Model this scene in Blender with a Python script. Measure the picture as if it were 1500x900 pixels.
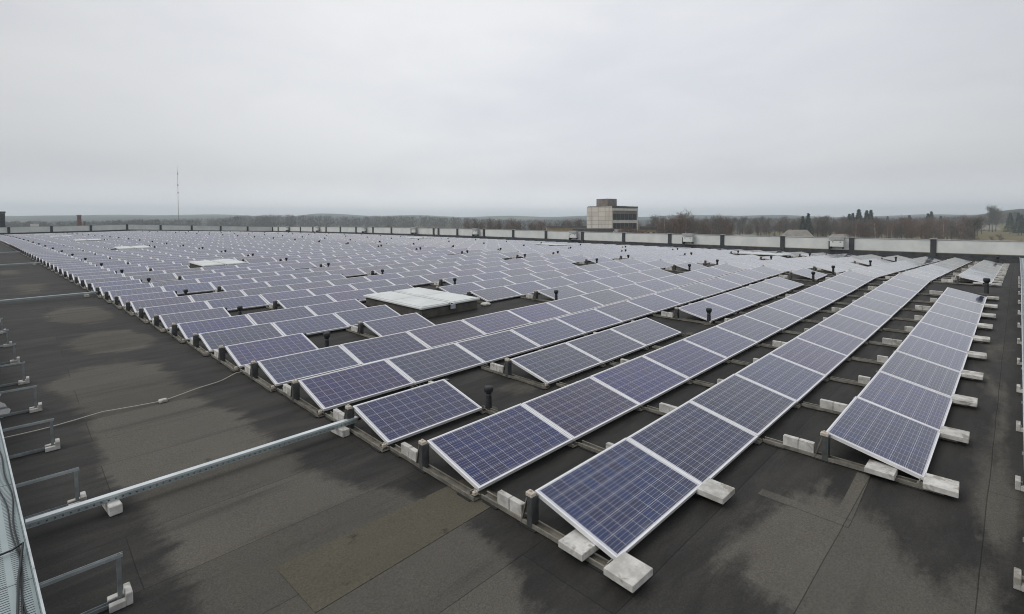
import bpy, math, random
import numpy as np
from mathutils import Vector, Matrix
R = math.radians
random.seed(7)
rng = np.random.default_rng(7)
scene = bpy.context.scene
for o in list(bpy.data.objects):
    bpy.data.objects.remove(o)

# ------------------------------------------------------------------ camera
FPX, CY = 735.302, 345.0        # focal length and principal row of the photograph, in its pixels
CAM = Vector((-3.6390, -3.3513, 3.0268))
YAW, PITCH = 45.2705, 1.6359
cd = bpy.data.cameras.new('camera')
cam = bpy.data.objects.new('camera', cd)
scene.collection.objects.link(cam)
cam.location = CAM
cam.rotation_euler = (R(90 - PITCH), 0, R(YAW - 90))
cd.sensor_width = 36
cd.lens = 36 * FPX / 1500
cd.shift_y = -(450 - CY) / 1500
cd.clip_start = 0.05
cd.clip_end = 40000
scene.camera = cam

# ------------------------------------------------------------------ sky, sun, exposure
SUN_EL, SUN_AZ = 48.0, 150.0           # azimuth: from +X towards +Y
w = bpy.data.worlds.new('World')
scene.world = w
w.use_nodes = True
nt = w.node_tree
nt.nodes.clear()
N = nt.nodes.new
L = nt.links.new
out = N('ShaderNodeOutputWorld')
bg = N('ShaderNodeBackground')
bg.inputs['Strength'].default_value = 0.10
sky = N('ShaderNodeTexSky')
sky.sky_type = 'NISHITA'
sky.sun_disc = False
sky.sun_elevation = R(SUN_EL)
sky.sun_rotation = R(90 - SUN_AZ)
sky.air_density = 1.0
sky.dust_density = 4.0
sky.ozone_density = 1.0
hs = N('ShaderNodeHueSaturation')
hs.inputs['Saturation'].default_value = 0.25
L(sky.outputs[0], hs.inputs['Color'])
tc = N('ShaderNodeTexCoord')
mp = N('ShaderNodeMapping')
mp.inputs['Scale'].default_value = (1.0, 1.0, 3.2)
L(tc.outputs['Generated'], mp.inputs[0])
n1 = N('ShaderNodeTexNoise')
n1.inputs['Scale'].default_value = 1.15
n1.inputs['Detail'].default_value = 5
n1.inputs['Roughness'].default_value = 0.45
n1.inputs['Distortion'].default_value = 0.25
L(mp.outputs[0], n1.inputs['Vector'])
cr = N('ShaderNodeValToRGB')
cr.color_ramp.elements[0].position = 0.30
cr.color_ramp.elements[0].color = (5.85, 6.0, 6.5, 1)
cr.color_ramp.elements[1].position = 0.68
cr.color_ramp.elements[1].color = (7.2, 7.25, 7.38, 1)
n2 = N('ShaderNodeTexNoise'); n2.inputs['Scale'].default_value = 3.6; n2.inputs['Detail'].default_value = 7
n2.inputs['Roughness'].default_value = 0.55; n2.inputs['Distortion'].default_value = 0.5
L(mp.outputs[0], n2.inputs['Vector'])
nm = N('ShaderNodeMath'); nm.operation = 'MULTIPLY_ADD'; nm.inputs[1].default_value = 0.42
L(n2.outputs['Fac'], nm.inputs[0])
nb = N('ShaderNodeMath'); nb.operation = 'SUBTRACT'; nb.inputs[1].default_value = 0.21
L(n1.outputs['Fac'], nb.inputs[0]); L(nb.outputs[0], nm.inputs[2])
L(nm.outputs[0], cr.inputs[0])
mx = N('ShaderNodeMix')
mx.data_type = 'RGBA'
mx.inputs['Factor'].default_value = 0.86      # how much of the sky is covered by cloud
L(hs.outputs[0], mx.inputs['A'])
L(cr.outputs[0], mx.inputs['B'])
# the cloud deck is thinner and brighter over the middle of the field
dt = N('ShaderNodeVectorMath'); dt.operation = 'DOT_PRODUCT'
L(tc.outputs['Generated'], dt.inputs[0])
dt.inputs[1].default_value = (math.cos(R(43))*math.cos(R(36)), math.sin(R(43))*math.cos(R(36)), math.sin(R(36)))
gl = N('ShaderNodeMapRange'); gl.interpolation_type = 'SMOOTHSTEP'
gl.inputs[1].default_value = 0.55; gl.inputs[2].default_value = 1.0
gl.inputs[3].default_value = 0.80; gl.inputs[4].default_value = 1.13
L(dt.outputs['Value'], gl.inputs[0])
ml = N('ShaderNodeVectorMath'); ml.operation = 'SCALE'
L(mx.outputs['Result'], ml.inputs[0]); L(gl.outputs[0], ml.inputs['Scale'])
# and it pales towards the horizon
sz = N('ShaderNodeSeparateXYZ'); L(tc.outputs['Generated'], sz.inputs[0])
hb = N('ShaderNodeMapRange'); hb.interpolation_type = 'SMOOTHSTEP'
hb.inputs[1].default_value = 0.0; hb.inputs[2].default_value = 0.09
hb.inputs[3].default_value = 1.62; hb.inputs[4].default_value = 1.0
L(sz.outputs[2], hb.inputs[0])
m2 = N('ShaderNodeVectorMath'); m2.operation = 'SCALE'
L(ml.outputs[0], m2.inputs[0]); L(hb.outputs[0], m2.inputs['Scale'])
L(m2.outputs[0], bg.inputs['Color'])
L(bg.outputs[0], out.inputs['Surface'])

sd = bpy.data.lights.new('sun', 'SUN')
sd.energy = 0.9
sd.angle = R(35)
sd.color = (1, 0.96, 0.9)
sun = bpy.data.objects.new('sun', sd)
scene.collection.objects.link(sun)
sv = Vector((math.cos(R(SUN_AZ)) * math.cos(R(SUN_EL)), math.sin(R(SUN_AZ)) * math.cos(R(SUN_EL)), math.sin(R(SUN_EL))))
sun.rotation_euler = sv.to_track_quat('Z', 'Y').to_euler()

vs = scene.view_settings
vs.view_transform = 'Standard'
vs.look = 'None'
vs.exposure = 0.25
vs.gamma = 1.0
vs.use_curve_mapping = False
scene.cycles.pixel_filter_type = 'BLACKMAN_HARRIS'
scene.cycles.filter_width = 1.05
scene.cycles.volume_bounces = 3
scene.cycles.max_bounces = 8
scene.cycles.diffuse_bounces = 3
scene.cycles.glossy_bounces = 3
scene.cycles.transparent_max_bounces = 8

# ------------------------------------------------------------------ helpers
col = scene.collection

def tag(o, label=None, cat=None, group=None, kind=None):
    if label: o['label'] = label
    if cat: o['category'] = cat
    if group: o['group'] = group
    if kind: o['kind'] = kind
    return o

class MB:
    """collects boxes, tubes and quads; build() links them as one mesh object"""
    def __init__(s): s.v = []; s.f = []; s.mi = []; s.uv = {}
    def add(s, vs, fs, mi=0):
        b = len(s.v)
        s.v += [tuple(v) for v in vs]
        for f in fs:
            s.f.append(tuple(b + i for i in f)); s.mi.append(mi)
        return s
    def box(s, a, b, mi=0, M=None):
        x0, y0, z0 = a; x1, y1, z1 = b
        vs = [Vector(p) for p in ((x0,y0,z0),(x1,y0,z0),(x1,y1,z0),(x0,y1,z0),(x0,y0,z1),(x1,y0,z1),(x1,y1,z1),(x0,y1,z1))]
        if M is not None: vs = [M @ v for v in vs]
        return s.add(vs, [(0,3,2,1),(4,5,6,7),(0,1,5,4),(1,2,6,5),(2,3,7,6),(3,0,4,7)], mi)
    def cbox(s, a, b, c, mi=0, M=None):
        """box with chamfered edges (c)"""
        x0,y0,z0 = a; x1,y1,z1 = b
        import itertools
        bm_v = []
        idx = {}
        cx,cy,cz = (x0+x1)/2,(y0+y1)/2,(z0+z1)/2
        hx,hy,hz = (x1-x0)/2,(y1-y0)/2,(z1-z0)/2
        for sx,sy,sz in itertools.product((-1,1),repeat=3):
            for ax in range(3):
                p = [hx-c,hy-c,hz-c]; p[ax] += c
                idx[(sx,sy,sz,ax)] = len(bm_v)
                bm_v.append(Vector((cx+sx*p[0],cy+sy*p[1],cz+sz*p[2])))
        fs = []
        for ax in range(3):
            o1,o2 = [a_ for a_ in range(3) if a_ != ax]
            for sg in (-1,1):
                q = []
                for (u,v) in ((-1,-1),(1,-1),(1,1),(-1,1)):
                    k = [0,0,0]; k[ax]=sg; k[o1]=u; k[o2]=v
                    q.append(idx[(k[0],k[1],k[2],ax)])
                fs.append(q)
        for ax in range(3):
            o1,o2 = [a_ for a_ in range(3) if a_ != ax]
            for u in (-1,1):
                for v in (-1,1):
                    q=[]
                    for (sg,a_) in ((-1,o1),(1,o1),(1,o2),(-1,o2)):
                        k=[0,0,0]; k[ax]=sg; k[o1]=u; k[o2]=v
                        q.append(idx[(k[0],k[1],k[2],a_)])
                    fs.append(q)
        for sx,sy,sz in itertools.product((-1,1),repeat=3):
            fs.append([idx[(sx,sy,sz,0)],idx[(sx,sy,sz,1)],idx[(sx,sy,sz,2)]])
        C0 = Vector((cx,cy,cz)); out_f=[]
        for f in fs:
            p=[bm_v[i] for i in f]; n=(p[1]-p[0]).cross(p[2]-p[0])
            if n.dot(sum(p,Vector())/len(p)-C0)<0: f=f[::-1]
            out_f.append(f)
        if M is not None: bm_v=[M@v for v in bm_v]
        return s.add(bm_v,out_f,mi)
    def tube(s, pts, rad, n=6, mi=0, cap=True):
        pts=[Vector(p) for p in pts]
        if not hasattr(rad,'__len__'): rad=[rad]*len(pts)
        vs=[]
        for i,p in enumerate(pts):
            d=(pts[min(i+1,len(pts)-1)]-pts[max(i-1,0)]).normalized()
            a=d.orthogonal().normalized() if abs(d.z)>.95 else d.cross(Vector((0,0,1))).normalized()
            b=d.cross(a)
            for k in range(n):
                t=2*math.pi*k/n
                vs.append(p+(a*math.cos(t)+b*math.sin(t))*rad[i])
        fs=[]
        for i in range(len(pts)-1):
            for k in range(n):
                k2=(k+1)%n
                fs.append((i*n+k,i*n+k2,(i+1)*n+k2,(i+1)*n+k))
        if cap:
            fs.append(tuple(range(n))[::-1]); fs.append(tuple((len(pts)-1)*n+k for k in range(n)))
        return s.add(vs,fs,mi)
    def lathe(s, prof, n=16, c=(0,0,0), mi=0):
        return s.tube([(c[0],c[1],c[2]+z) for r,z in prof],[max(r,.0005) for r,z in prof],n,mi)
    def mesh(s, name, mats, smooth=False):
        me=bpy.data.meshes.new(name)
        me.from_pydata(s.v,[],s.f)
        if not isinstance(mats,(list,tuple)): mats=[mats]
        for m in mats: me.materials.append(m)
        if len(mats)>1: me.polygons.foreach_set('material_index',s.mi)
        if smooth: me.polygons.foreach_set('use_smooth',[True]*len(me.polygons))
        me.update()
        return me
    def build(s, name, mats, parent=None, smooth=False, loc=None):
        o=bpy.data.objects.new(name,s.mesh(name,mats,smooth))
        col.objects.link(o)
        if parent: o.parent=parent
        if loc is not None: o.location=loc
        return o

def obj(name, me, parent=None):
    o=bpy.data.objects.new(name,me); col.objects.link(o)
    if parent: o.parent=parent
    return o

def empty(name, loc=(0,0,0), mat=None):
    o=bpy.data.objects.new(name,None); col.objects.link(o)
    o.empty_display_size=.2
    if mat is not None: o.matrix_world=mat
    else: o.location=loc
    return o

def copy_tree(o, parent=None):
    c=o.copy(); col.objects.link(c)
    for k in ('label','group','category','kind'):
        if parent is None and k in c: pass
    if parent: c.parent=parent
    for ch in list(o.children): copy_tree(ch,c)
    return c

# ---- the lattice measured on the roof: rows run along X, columns lean a little
P_ROW, SK, PL, PW, PLEN = 1.71054, -0.10103, 1.67, 0.992, 1.65
LEAN = SK / P_ROW                               # -0.059
TILT = 0.2312
CT, ST = math.cos(TILT), math.sin(TILT)
XR0 = 13 * PL + 0.02                            # ridge
SX, SY, BY, CX, MF = 0.018868, 0.002968, 9.0676e-5, 3.944e-4, 0.026043
def xridge(Y): return XR0 + LEAN * Y
def roofz(X, Y):
    xr = xridge(Y)
    xn = min(X, xr)
    z = SX * xn + CX * xn * xn * (1 if xn > 0 else 0)
    if X > xr: z -= MF * (X - xr)
    if Y <= 40: return z + SY * Y + BY * Y * Y
    d = Y - 40
    return z + SY * 40 + BY * 1600 + (SY + 80 * BY) * d - 1.05e-4 * d * d
def frame_at(X, Y, eps=.05):
    z = roofz(X, Y)
    ex = Vector((eps,0,roofz(X+eps,Y)-z)).normalized()
    ey = Vector((0,eps,roofz(X,Y+eps)-z)).normalized()
    n = ex.cross(ey).normalized(); ey = n.cross(ex)
    M = Matrix(((ex.x,ey.x,n.x,X),(ex.y,ey.y,n.y,Y),(ex.z,ey.z,n.z,z),(0,0,0,1)))
    return M
yaw, pit = R(YAW), R(PITCH)
FW = Vector((math.cos(yaw)*math.cos(pit), math.sin(yaw)*math.cos(pit), -math.sin(pit)))
RT = Vector((math.sin(yaw), -math.cos(yaw), 0)); UP = RT.cross(FW)
def project(p):
    d = Vector(p) - CAM; z = d.dot(FW)
    return 750 + FPX*d.dot(RT)/z, CY - FPX*d.dot(UP)/z, z
def bearing(px, py=324):
    d = FW + RT*((px-750)/FPX) - UP*((py-CY)/FPX)
    return math.atan2(d.y, d.x)
def far_pt(px, dist):
    a = bearing(px); return CAM.x + dist*math.cos(a), CAM.y + dist*math.sin(a)

ONES = ['','first','second','third','fourth','fifth','sixth','seventh','eighth','ninth','tenth','eleventh','twelfth','thirteenth','fourteenth','fifteenth','sixteenth','seventeenth','eighteenth','nineteenth']
TENS = {2:('twenty','twentieth'),3:('thirty','thirtieth'),4:('forty','fortieth'),5:('fifty','fiftieth'),6:('sixty','sixtieth'),7:('seventy','seventieth'),8:('eighty','eightieth')}
def ordinal(n):
    if n < 20: return ONES[n]
    t,u = divmod(n,10)
    return TENS[t][1] if u == 0 else TENS[t][0] + '-' + ONES[u]

# ------------------------------------------------------------------ materials
def mat(name, color, rough=.6, metal=0.0, spec=.5):
    m = bpy.data.materials.new(name); m.use_nodes = True
    b = m.node_tree.nodes['Principled BSDF']
    b.inputs['Base Color'].default_value = (*color,1)
    b.inputs['Roughness'].default_value = rough
    b.inputs['Metallic'].default_value = metal
    b.inputs['Specular IOR Level'].default_value = spec
    return m
class G:
    """small node helper"""
    def __init__(s, m): s.m=m; s.t=m.node_tree; s.b=s.t.nodes['Principled BSDF']
    def n(s, typ, **kw):
        x=s.t.nodes.new(typ)
        for k,v in kw.items():
            if k in x.inputs and not hasattr(x,k): x.inputs[k].default_value=v
            else: setattr(x,k,v)
        return x
    def link(s,a,b): s.t.links.new(a,b)
    def put(s, sock, v):
        if hasattr(v,'links') or hasattr(v,'is_linked'): s.link(v,sock)
        else: sock.default_value=v
    def math(s, op, a, b=0.0, c=0.0, clamp=False):
        x=s.t.nodes.new('ShaderNodeMath'); x.operation=op; x.use_clamp=clamp
        s.put(x.inputs[0],a); s.put(x.inputs[1],b)
        if op in ('MULTIPLY_ADD','WRAP','SMOOTH_MIN'): s.put(x.inputs[2],c)
        return x.outputs[0]
    def ramp(s, v, lo, hi, o0=0.0, o1=1.0):
        x=s.t.nodes.new('ShaderNodeMapRange'); x.interpolation_type='SMOOTHSTEP'
        s.put(x.inputs[0],v); x.inputs[1].default_value=lo; x.inputs[2].default_value=hi
        x.inputs[3].default_value=o0; x.inputs[4].default_value=o1
        return x.outputs[0]
    def mix(s, f, a, b, blend='MIX'):
        x=s.t.nodes.new('ShaderNodeMix'); x.data_type='RGBA'; x.blend_type=blend
        s.put(x.inputs['Factor'],f)
        for k,v in (('A',a),('B',b)):
            if isinstance(v,tuple): x.inputs[k].default_value=(*v[:3],1)
            else: s.link(v,x.inputs[k])
        return x.outputs['Result']
    def noise(s, vec, scale, detail=4, rough=.5, dist=0.0):
        x=s.t.nodes.new('ShaderNodeTexNoise')
        x.inputs['Scale'].default_value=scale; x.inputs['Detail'].default_value=detail
        x.inputs['Roughness'].default_value=rough; x.inputs['Distortion'].default_value=dist
        if vec is not None: s.link(vec,x.inputs['Vector'])
        return x.outputs['Fac']
    def mapping(s, vec, scale=(1,1,1), rot=(0,0,0), loc=(0,0,0)):
        x=s.t.nodes.new('ShaderNodeMapping')
        x.inputs['Scale'].default_value=scale; x.inputs['Rotation'].default_value=rot; x.inputs['Location'].default_value=loc
        s.link(vec,x.inputs[0]); return x.outputs[0]
    def bump(s, h, strength=.3, dist=.01):
        x=s.t.nodes.new('ShaderNodeBump'); x.inputs['Strength'].default_value=strength; x.inputs['Distance'].default_value=dist
        s.link(h,x.inputs['Height']); s.link(x.outputs[0],s.b.inputs['Normal'])

def noisy(name, c0, c1, scale, rough=.7, metal=0.0, bump=0.0, detail=5, spec=.5, obj_random=.0):
    m=mat(name,c0,rough,metal,spec); g=G(m)
    co=g.n('ShaderNodeTexCoord').outputs['Object']
    if obj_random:
        oi=g.n('ShaderNodeObjectInfo')
        v=g.n('ShaderNodeVectorMath',operation='ADD'); g.link(co,v.inputs[0])
        cmb=g.n('ShaderNodeCombineXYZ'); k=g.math('MULTIPLY',oi.outputs['Random'],57.0)
        g.link(k,cmb.inputs[0]); g.link(k,cmb.inputs[1]); g.link(cmb.outputs[0],v.inputs[1]); co=v.outputs[0]
    f=g.noise(co,scale,detail,.6)
    f2=g.ramp(f,.32,.68)
    c=g.mix(f2,c0,c1)
    if obj_random:
        vv=g.math('MULTIPLY_ADD',oi.outputs['Random'],2*obj_random,1-obj_random)
        h=g.n('ShaderNodeHueSaturation'); g.link(vv,h.inputs['Value']); g.link(c,h.inputs['Color']); c=h.outputs[0]
    g.link(c,g.b.inputs['Base Color'])
    if bump:
        g.bump(g.noise(co,scale*6,3),bump,.004)
    return m

M_ALU = noisy('frame_aluminium',(.80,.80,.81),(.88,.88,.89),9,.4,.2)
M_RAIL = noisy('weathered_rail',(.17,.16,.135),(.31,.295,.255),7,.55,.35,obj_random=.12)
M_POST = noisy('bracket_grey',(.075,.08,.08),(.125,.13,.13),8,.5,.4,obj_random=.1)
M_CLAMP = noisy('clamp_beige',(.42,.36,.29),(.62,.56,.48),30,.55)
M_RUBBER = mat('rubber_black',(.018,.018,.018),.85)
M_BLOCK = noisy('concrete_block',(.42,.41,.38),(.64,.63,.60),7,.9,0,.5,obj_random=.13)
_g=G(M_BLOCK); _b=_g.b.inputs['Base Color']; _src=_b.links[0].from_socket
_co=_g.n('ShaderNodeTexCoord').outputs['Object']; _oi=_g.n('ShaderNodeObjectInfo')
_v=_g.n('ShaderNodeVectorMath',operation='ADD'); _c=_g.n('ShaderNodeCombineXYZ'); _k=_g.math('MULTIPLY',_oi.outputs['Random'],31.0)
for _i in range(3): _g.link(_k,_c.inputs[_i])
_g.link(_co,_v.inputs[0]); _g.link(_c.outputs[0],_v.inputs[1])
_f=_g.ramp(_g.noise(_v.outputs[0],5.5,5,.6,.4),.54,.62,0,.62)
_f2=_g.ramp(_g.noise(_v.outputs[0],75,2,.6),.62,.75,0,.4)
_m=_g.mix(_f,_src,(.21,.185,.14)); _m=_g.mix(_f2,_m,(.16,.155,.14)); _g.link(_m,_b)
M_GALV = noisy('galvanised_steel',(.46,.50,.51),(.60,.64,.65),6,.42,.45)
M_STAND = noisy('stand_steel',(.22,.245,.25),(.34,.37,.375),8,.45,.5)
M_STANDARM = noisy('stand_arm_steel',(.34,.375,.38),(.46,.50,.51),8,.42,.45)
M_VENT = noisy('vent_black',(.012,.013,.014),(.03,.032,.033),12,.6)
M_WHITEP = noisy('parapet_white',(.68,.71,.68),(.80,.82,.79),.8,.55)
M_DARKP = noisy('parapet_dark',(.035,.038,.042),(.07,.075,.08),2.5,.7)
M_CAP = noisy('cap_grey',(.35,.36,.36),(.5,.5,.5),3,.5,.3)
M_CABLE = mat('cable_black',(.012,.012,.013),.5)
M_WIRE = mat('wire_pale',(.46,.44,.38),.5)
M_RED = mat('red_plastic',(.22,.012,.015),.45)

# --- photovoltaic cells (uv in metres on the module)
M_CELL = mat('solar_cells',(.02,.03,.1),.14); g=G(M_CELL)
uv=g.n('ShaderNodeUVMap'); uv.uv_map='module'
sep=g.n('ShaderNodeSeparateXYZ'); g.link(uv.outputs[0],sep.inputs[0])
cx=g.math('DIVIDE',g.math('SUBTRACT',g.math('MODULO',sep.outputs[0],2.0),.045),.156)
cy=g.math('DIVIDE',g.math('SUBTRACT',g.math('MODULO',sep.outputs[1],2.0),.028),.156)
fx=g.math('FRACT',cx); fy=g.math('FRACT',cy)
def edge(f,w): return g.math('GREATER_THAN',g.math('ABSOLUTE',g.math('SUBTRACT',f,.5)),.5-w)
gap=g.math('MAXIMUM',edge(fx,.0105),edge(fy,.0105))
inside=g.math('MULTIPLY',g.math('MULTIPLY',g.math('GREATER_THAN',cx,0.0),g.math('LESS_THAN',cx,10.0)),
              g.math('MULTIPLY',g.math('GREATER_THAN',cy,0.0),g.math('LESS_THAN',cy,6.0)))
white=g.math('MAXIMUM',gap,g.math('SUBTRACT',1.0,inside))
bus=g.math('LESS_THAN',g.math('ABSOLUTE',g.math('SUBTRACT',g.math('FRACT',g.math('MULTIPLY',fy,4.0)),.5)),.036)
cell_id=g.n('ShaderNodeCombineXYZ')
oi=g.n('ShaderNodeObjectInfo')
g.link(g.math('ADD',g.math('FLOOR',cx),g.math('FLOOR',sep.outputs[0])),cell_id.inputs[0]); g.link(g.math('ADD',g.math('FLOOR',cy),g.math('FLOOR',sep.outputs[1])),cell_id.inputs[1])
g.link(g.math('MULTIPLY',oi.outputs['Random'],91.0),cell_id.inputs[2])
wn=g.n('ShaderNodeTexWhiteNoise',noise_dimensions='3D'); g.link(cell_id.outputs[0],wn.inputs[0])
vo=g.n('ShaderNodeTexVoronoi'); vo.inputs['Scale'].default_value=70; g.link(uv.outputs[0],vo.inputs['Vector'])
vsep=g.n('ShaderNodeSeparateColor'); g.link(vo.outputs['Color'],vsep.inputs[0])
cellc=g.mix(wn.outputs['Value'],(.0025,.0075,.070),(.010,.0080,.038))
cellc=g.mix(g.math('MULTIPLY',vsep.outputs[0],.35),cellc,(.006,.022,.135))
pr_=g.n('ShaderNodeHueSaturation'); g.link(cellc,pr_.inputs['Color'])
mid_=g.n('ShaderNodeCombineXYZ'); g.link(g.math('FLOOR',g.math('DIVIDE',sep.outputs[0],2.0)),mid_.inputs[0]); g.link(g.math('FLOOR',g.math('DIVIDE',sep.outputs[1],2.0)),mid_.inputs[1]); g.link(g.math('MULTIPLY',oi.outputs['Random'],77.0),mid_.inputs[2])
wm_=g.n('ShaderNodeTexWhiteNoise',noise_dimensions='3D'); g.link(mid_.outputs[0],wm_.inputs[0])
g.link(g.math('MULTIPLY_ADD',wm_.outputs['Value'],.75,.65),pr_.inputs['Value'])
wsep=g.n('ShaderNodeSeparateColor'); g.link(wm_.outputs['Color'],wsep.inputs[0])
g.link(g.math('MULTIPLY_ADD',wsep.outputs[1],.04,.485),pr_.inputs['Hue'])
g.link(g.math('MULTIPLY_ADD',wsep.outputs[2],.35,.78),pr_.inputs['Saturation'])
c1=g.mix(bus,pr_.outputs[0],(.27,.29,.36))
c2=g.mix(white,c1,(.56,.57,.62))
dust=g.noise(uv.outputs[0],3.0,5,.6)
c3=g.mix(g.math('MAXIMUM',g.ramp(dust,.40,.8,.0,.022),g.math('MULTIPLY',g.ramp(g.math('MODULO',sep.outputs[1],2.0),.02,.11,.30,0.0),g.ramp(dust,.3,.7))),c2,(.30,.28,.27))
g.link(c3,g.b.inputs['Base Color'])
g.link(g.ramp(dust,.3,.8,.13,.24),g.b.inputs['Roughness'])
g.b.inputs['IOR'].default_value=1.45
g.b.inputs['Specular IOR Level'].default_value=.1
g.b.inputs['Coat Weight'].default_value=1.0
g.b.inputs['Coat Roughness'].default_value=.07
g.b.inputs['Coat IOR'].default_value=1.46
M_BACK=mat('module_back',(.6,.6,.6),.6)

# --- roof felt
M_ROOF = mat('roof_felt',(.08,.075,.07),.85); g=G(M_ROOF)
co=g.n('ShaderNodeTexCoord').outputs['Object']
at=g.n('ShaderNodeAttribute'); at.attribute_name='dry'
co2=g.mapping(co,(.42,1.2,1))
nA=g.noise(co2,1.1,10,.66,.6)
nB=g.noise(co,5.5,8,.7,.4)
nC=g.noise(g.mapping(co,(.35,1.6,1)),2.4,7,.65,.3)
dry=g.math('ADD',at.outputs['Fac'],g.math('ADD',g.math('MULTIPLY',g.math('SUBTRACT',nA,.5),1.35),g.math('MULTIPLY',g.math('SUBTRACT',nB,.5),.45)))
dry=g.math('ADD',dry,g.math('MULTIPLY',g.math('SUBTRACT',nC,.5),.5))
dry=g.ramp(dry,.35,.68)
br=g.n('ShaderNodeTexBrick'); br.offset=.37; br.squash=1
wob=g.n('ShaderNodeVectorMath',operation='MULTIPLY_ADD'); nz=g.n('ShaderNodeTexNoise'); nz.inputs['Scale'].default_value=.8; g.link(co,nz.inputs['Vector'])
g.link(nz.outputs['Color'],wob.inputs[0]); wob.inputs[1].default_value=(.03,.03,0); g.link(g.mapping(co,(1,1,1),(0,0,0),(.4,.22,0)),wob.inputs[2])
g.link(wob.outputs[0],br.inputs['Vector'])
br.inputs['Color1'].default_value=(.80,.80,.79,1); br.inputs['Color2'].default_value=(1.12,1.11,1.09,1); br.inputs['Mortar'].default_value=(.5,.5,.5,1)
br.inputs['Scale'].default_value=1; br.inputs['Mortar Size'].default_value=.005; br.inputs['Mortar Smooth'].default_value=.4
br.inputs['Brick Width'].default_value=6.8; br.inputs['Row Height'].default_value=.98
gr=g.noise(co,150,2,.8)
gr2=g.noise(co,55,3,.7)
base=g.mix(g.noise(co,.9,8,.65),(.080,.076,.067),(.126,.119,.105))
moss=g.ramp(g.noise(co,.45,5,.6),.52,.72,0,.4)
base=g.mix(moss,base,(.092,.085,.062))
wet=g.mix(g.ramp(nC,.3,.7),(.024,.0235,.0225),(.046,.044,.041))
cfelt=g.mix(dry,wet,base)
cfelt=g.mix(1.0,cfelt,br.outputs['Color'],'MULTIPLY')
sp=g.math('MULTIPLY_ADD',g.math('ADD',gr,gr2),1.5,-.5)
spc=g.n('ShaderNodeCombineColor'); 
for k_ in range(3): g.link(sp,spc.inputs[k_])
cfelt=g.mix(.8,cfelt,spc.outputs[0],'MULTIPLY')
streak=g.ramp(g.noise(g.mapping(co,(.16,2.4,1)),1.1,8,.68),.50,.74,0,.5)
cfelt=g.mix(streak,cfelt,(.03,.028,.026))
spot=g.ramp(g.noise(co,2.2,3,.5),.70,.76,0,.6)
cfelt=g.mix(spot,cfelt,(.025,.023,.021))
g.link(cfelt,g.b.inputs['Base Color'])
g.link(g.ramp(dry,0,1,.72,.95),g.b.inputs['Roughness'])
g.b.inputs['Specular IOR Level'].default_value=.2
hh=g.math('ADD',g.math('ADD',g.math('MULTIPLY',gr,.5),g.math('MULTIPLY',gr2,.4)),g.math('MULTIPLY',br.outputs['Fac'],-1.2))
g.bump(hh,.6,.004)
M_CURB=noisy('curb_felt',(.065,.062,.055),(.11,.104,.092),5,.85,0,.5)

# --- perforated tray sheet (uv in metres), real holes
def perforated(name, slot_w, slot_l, pu, pv, lanes=None):
    m=mat(name,(.44,.50,.50),.42,.4); g=G(m)
    uv=g.n('ShaderNodeUVMap'); uv.uv_map='sheet'
    s=g.n('ShaderNodeSeparateXYZ'); g.link(uv.outputs[0],s.inputs[0])
    fu=g.math('ABSOLUTE',g.math('SUBTRACT',g.math('FRACT',g.math('DIVIDE',s.outputs[0],pu)),.5))
    fv=g.math('ABSOLUTE',g.math('SUBTRACT',g.math('FRACT',g.math('DIVIDE',s.outputs[1],pv)),.5))
    h=g.math('MULTIPLY',g.math('LESS_THAN',fu,.5*slot_l/pu),g.math('LESS_THAN',fv,.5*slot_w/pv))
    g.link(g.math('SUBTRACT',1.0,h),g.b.inputs['Alpha'])
    co=g.n('ShaderNodeTexCoord').outputs['Object']
    g.link(g.mix(g.noise(co,3,5,.6),(.28,.35,.36),(.42,.48,.49)),g.b.inputs['Base Color'])
    return m
M_TRAY=perforated('perforated_tray',.009,.075,.115,.032)
M_LIP=perforated('perforated_lip',.012,.016,.06,.04)

# ------------------------------------------------------------------ terrain
GZ=-9.0
def sstep(a,b,x):
    t=min(max((x-a)/(b-a),0),1); return t*t*(3-2*t)
SKYL=[(-400,319),(0,318.2),(60,317.6),(120,318.6),(190,317),(250,315.8),(330,317),(420,318),(460,315),(560,316),(640,317),(720,317.6),(800,317.2),(950,317.5),(1060,315.8),(1130,317),(1200,318.5),(1320,318.5),(1400,315),(1450,312.5),(1500,311.5),(1560,311),(1700,313),(2200,317)]
TB=[(bearing(px),y) for px,y in SKYL][::-1]
def skyline(a):
    if a<=TB[0][0]: return TB[0][1]
    for (a0,y0),(a1,y1) in zip(TB,TB[1:]):
        if a<=a1: return y0+(y1-y0)*(a-a0)/(a1-a0)
    return TB[-1][1]
A_F0,A_F1=bearing(1560),bearing(1405)
def terrain_h(r,a):
    h=GZ
    up=(324-skyline(a))/FPX
    nearhill=sstep(bearing(1330),bearing(1470),a) if False else 1-sstep(bearing(1500),bearing(1330),a)
    H=CAM.z-GZ+up*3000
    h+=(1-nearhill)*H*sstep(1000,3000,r)*(1+.10*math.sin(a*37+r*.0012))
    H2=CAM.z-GZ+up*1400
    h+=nearhill*H2*sstep(420,1400,r)
    return h
V=[];F=[]
rad=[0,60,120,180,240,300,360,420,480,540,600,700,800,900,1000,1100,1250,1400,1600,1800,2000,2250,2500,2750,3000,3200,3500]
NA=360
for i,r in enumerate(rad):
    for k in range(NA):
        a=2*math.pi*k/NA-math.pi
        # finer steps in front of the camera
        a=YAW*math.pi/180+math.pi*math.copysign(abs(2*(k/NA)-1)**1.6,2*(k/NA)-1)
        V.append((CAM.x+r*math.cos(a),CAM.y+r*math.sin(a),terrain_h(r,math.atan2(math.sin(a),math.cos(a)))))
for i in range(len(rad)-1):
    for k in range(NA):
        k2=(k+1)%NA
        F.append((i*NA+k,(i+1)*NA+k,(i+1)*NA+k2,i*NA+k2))
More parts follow.
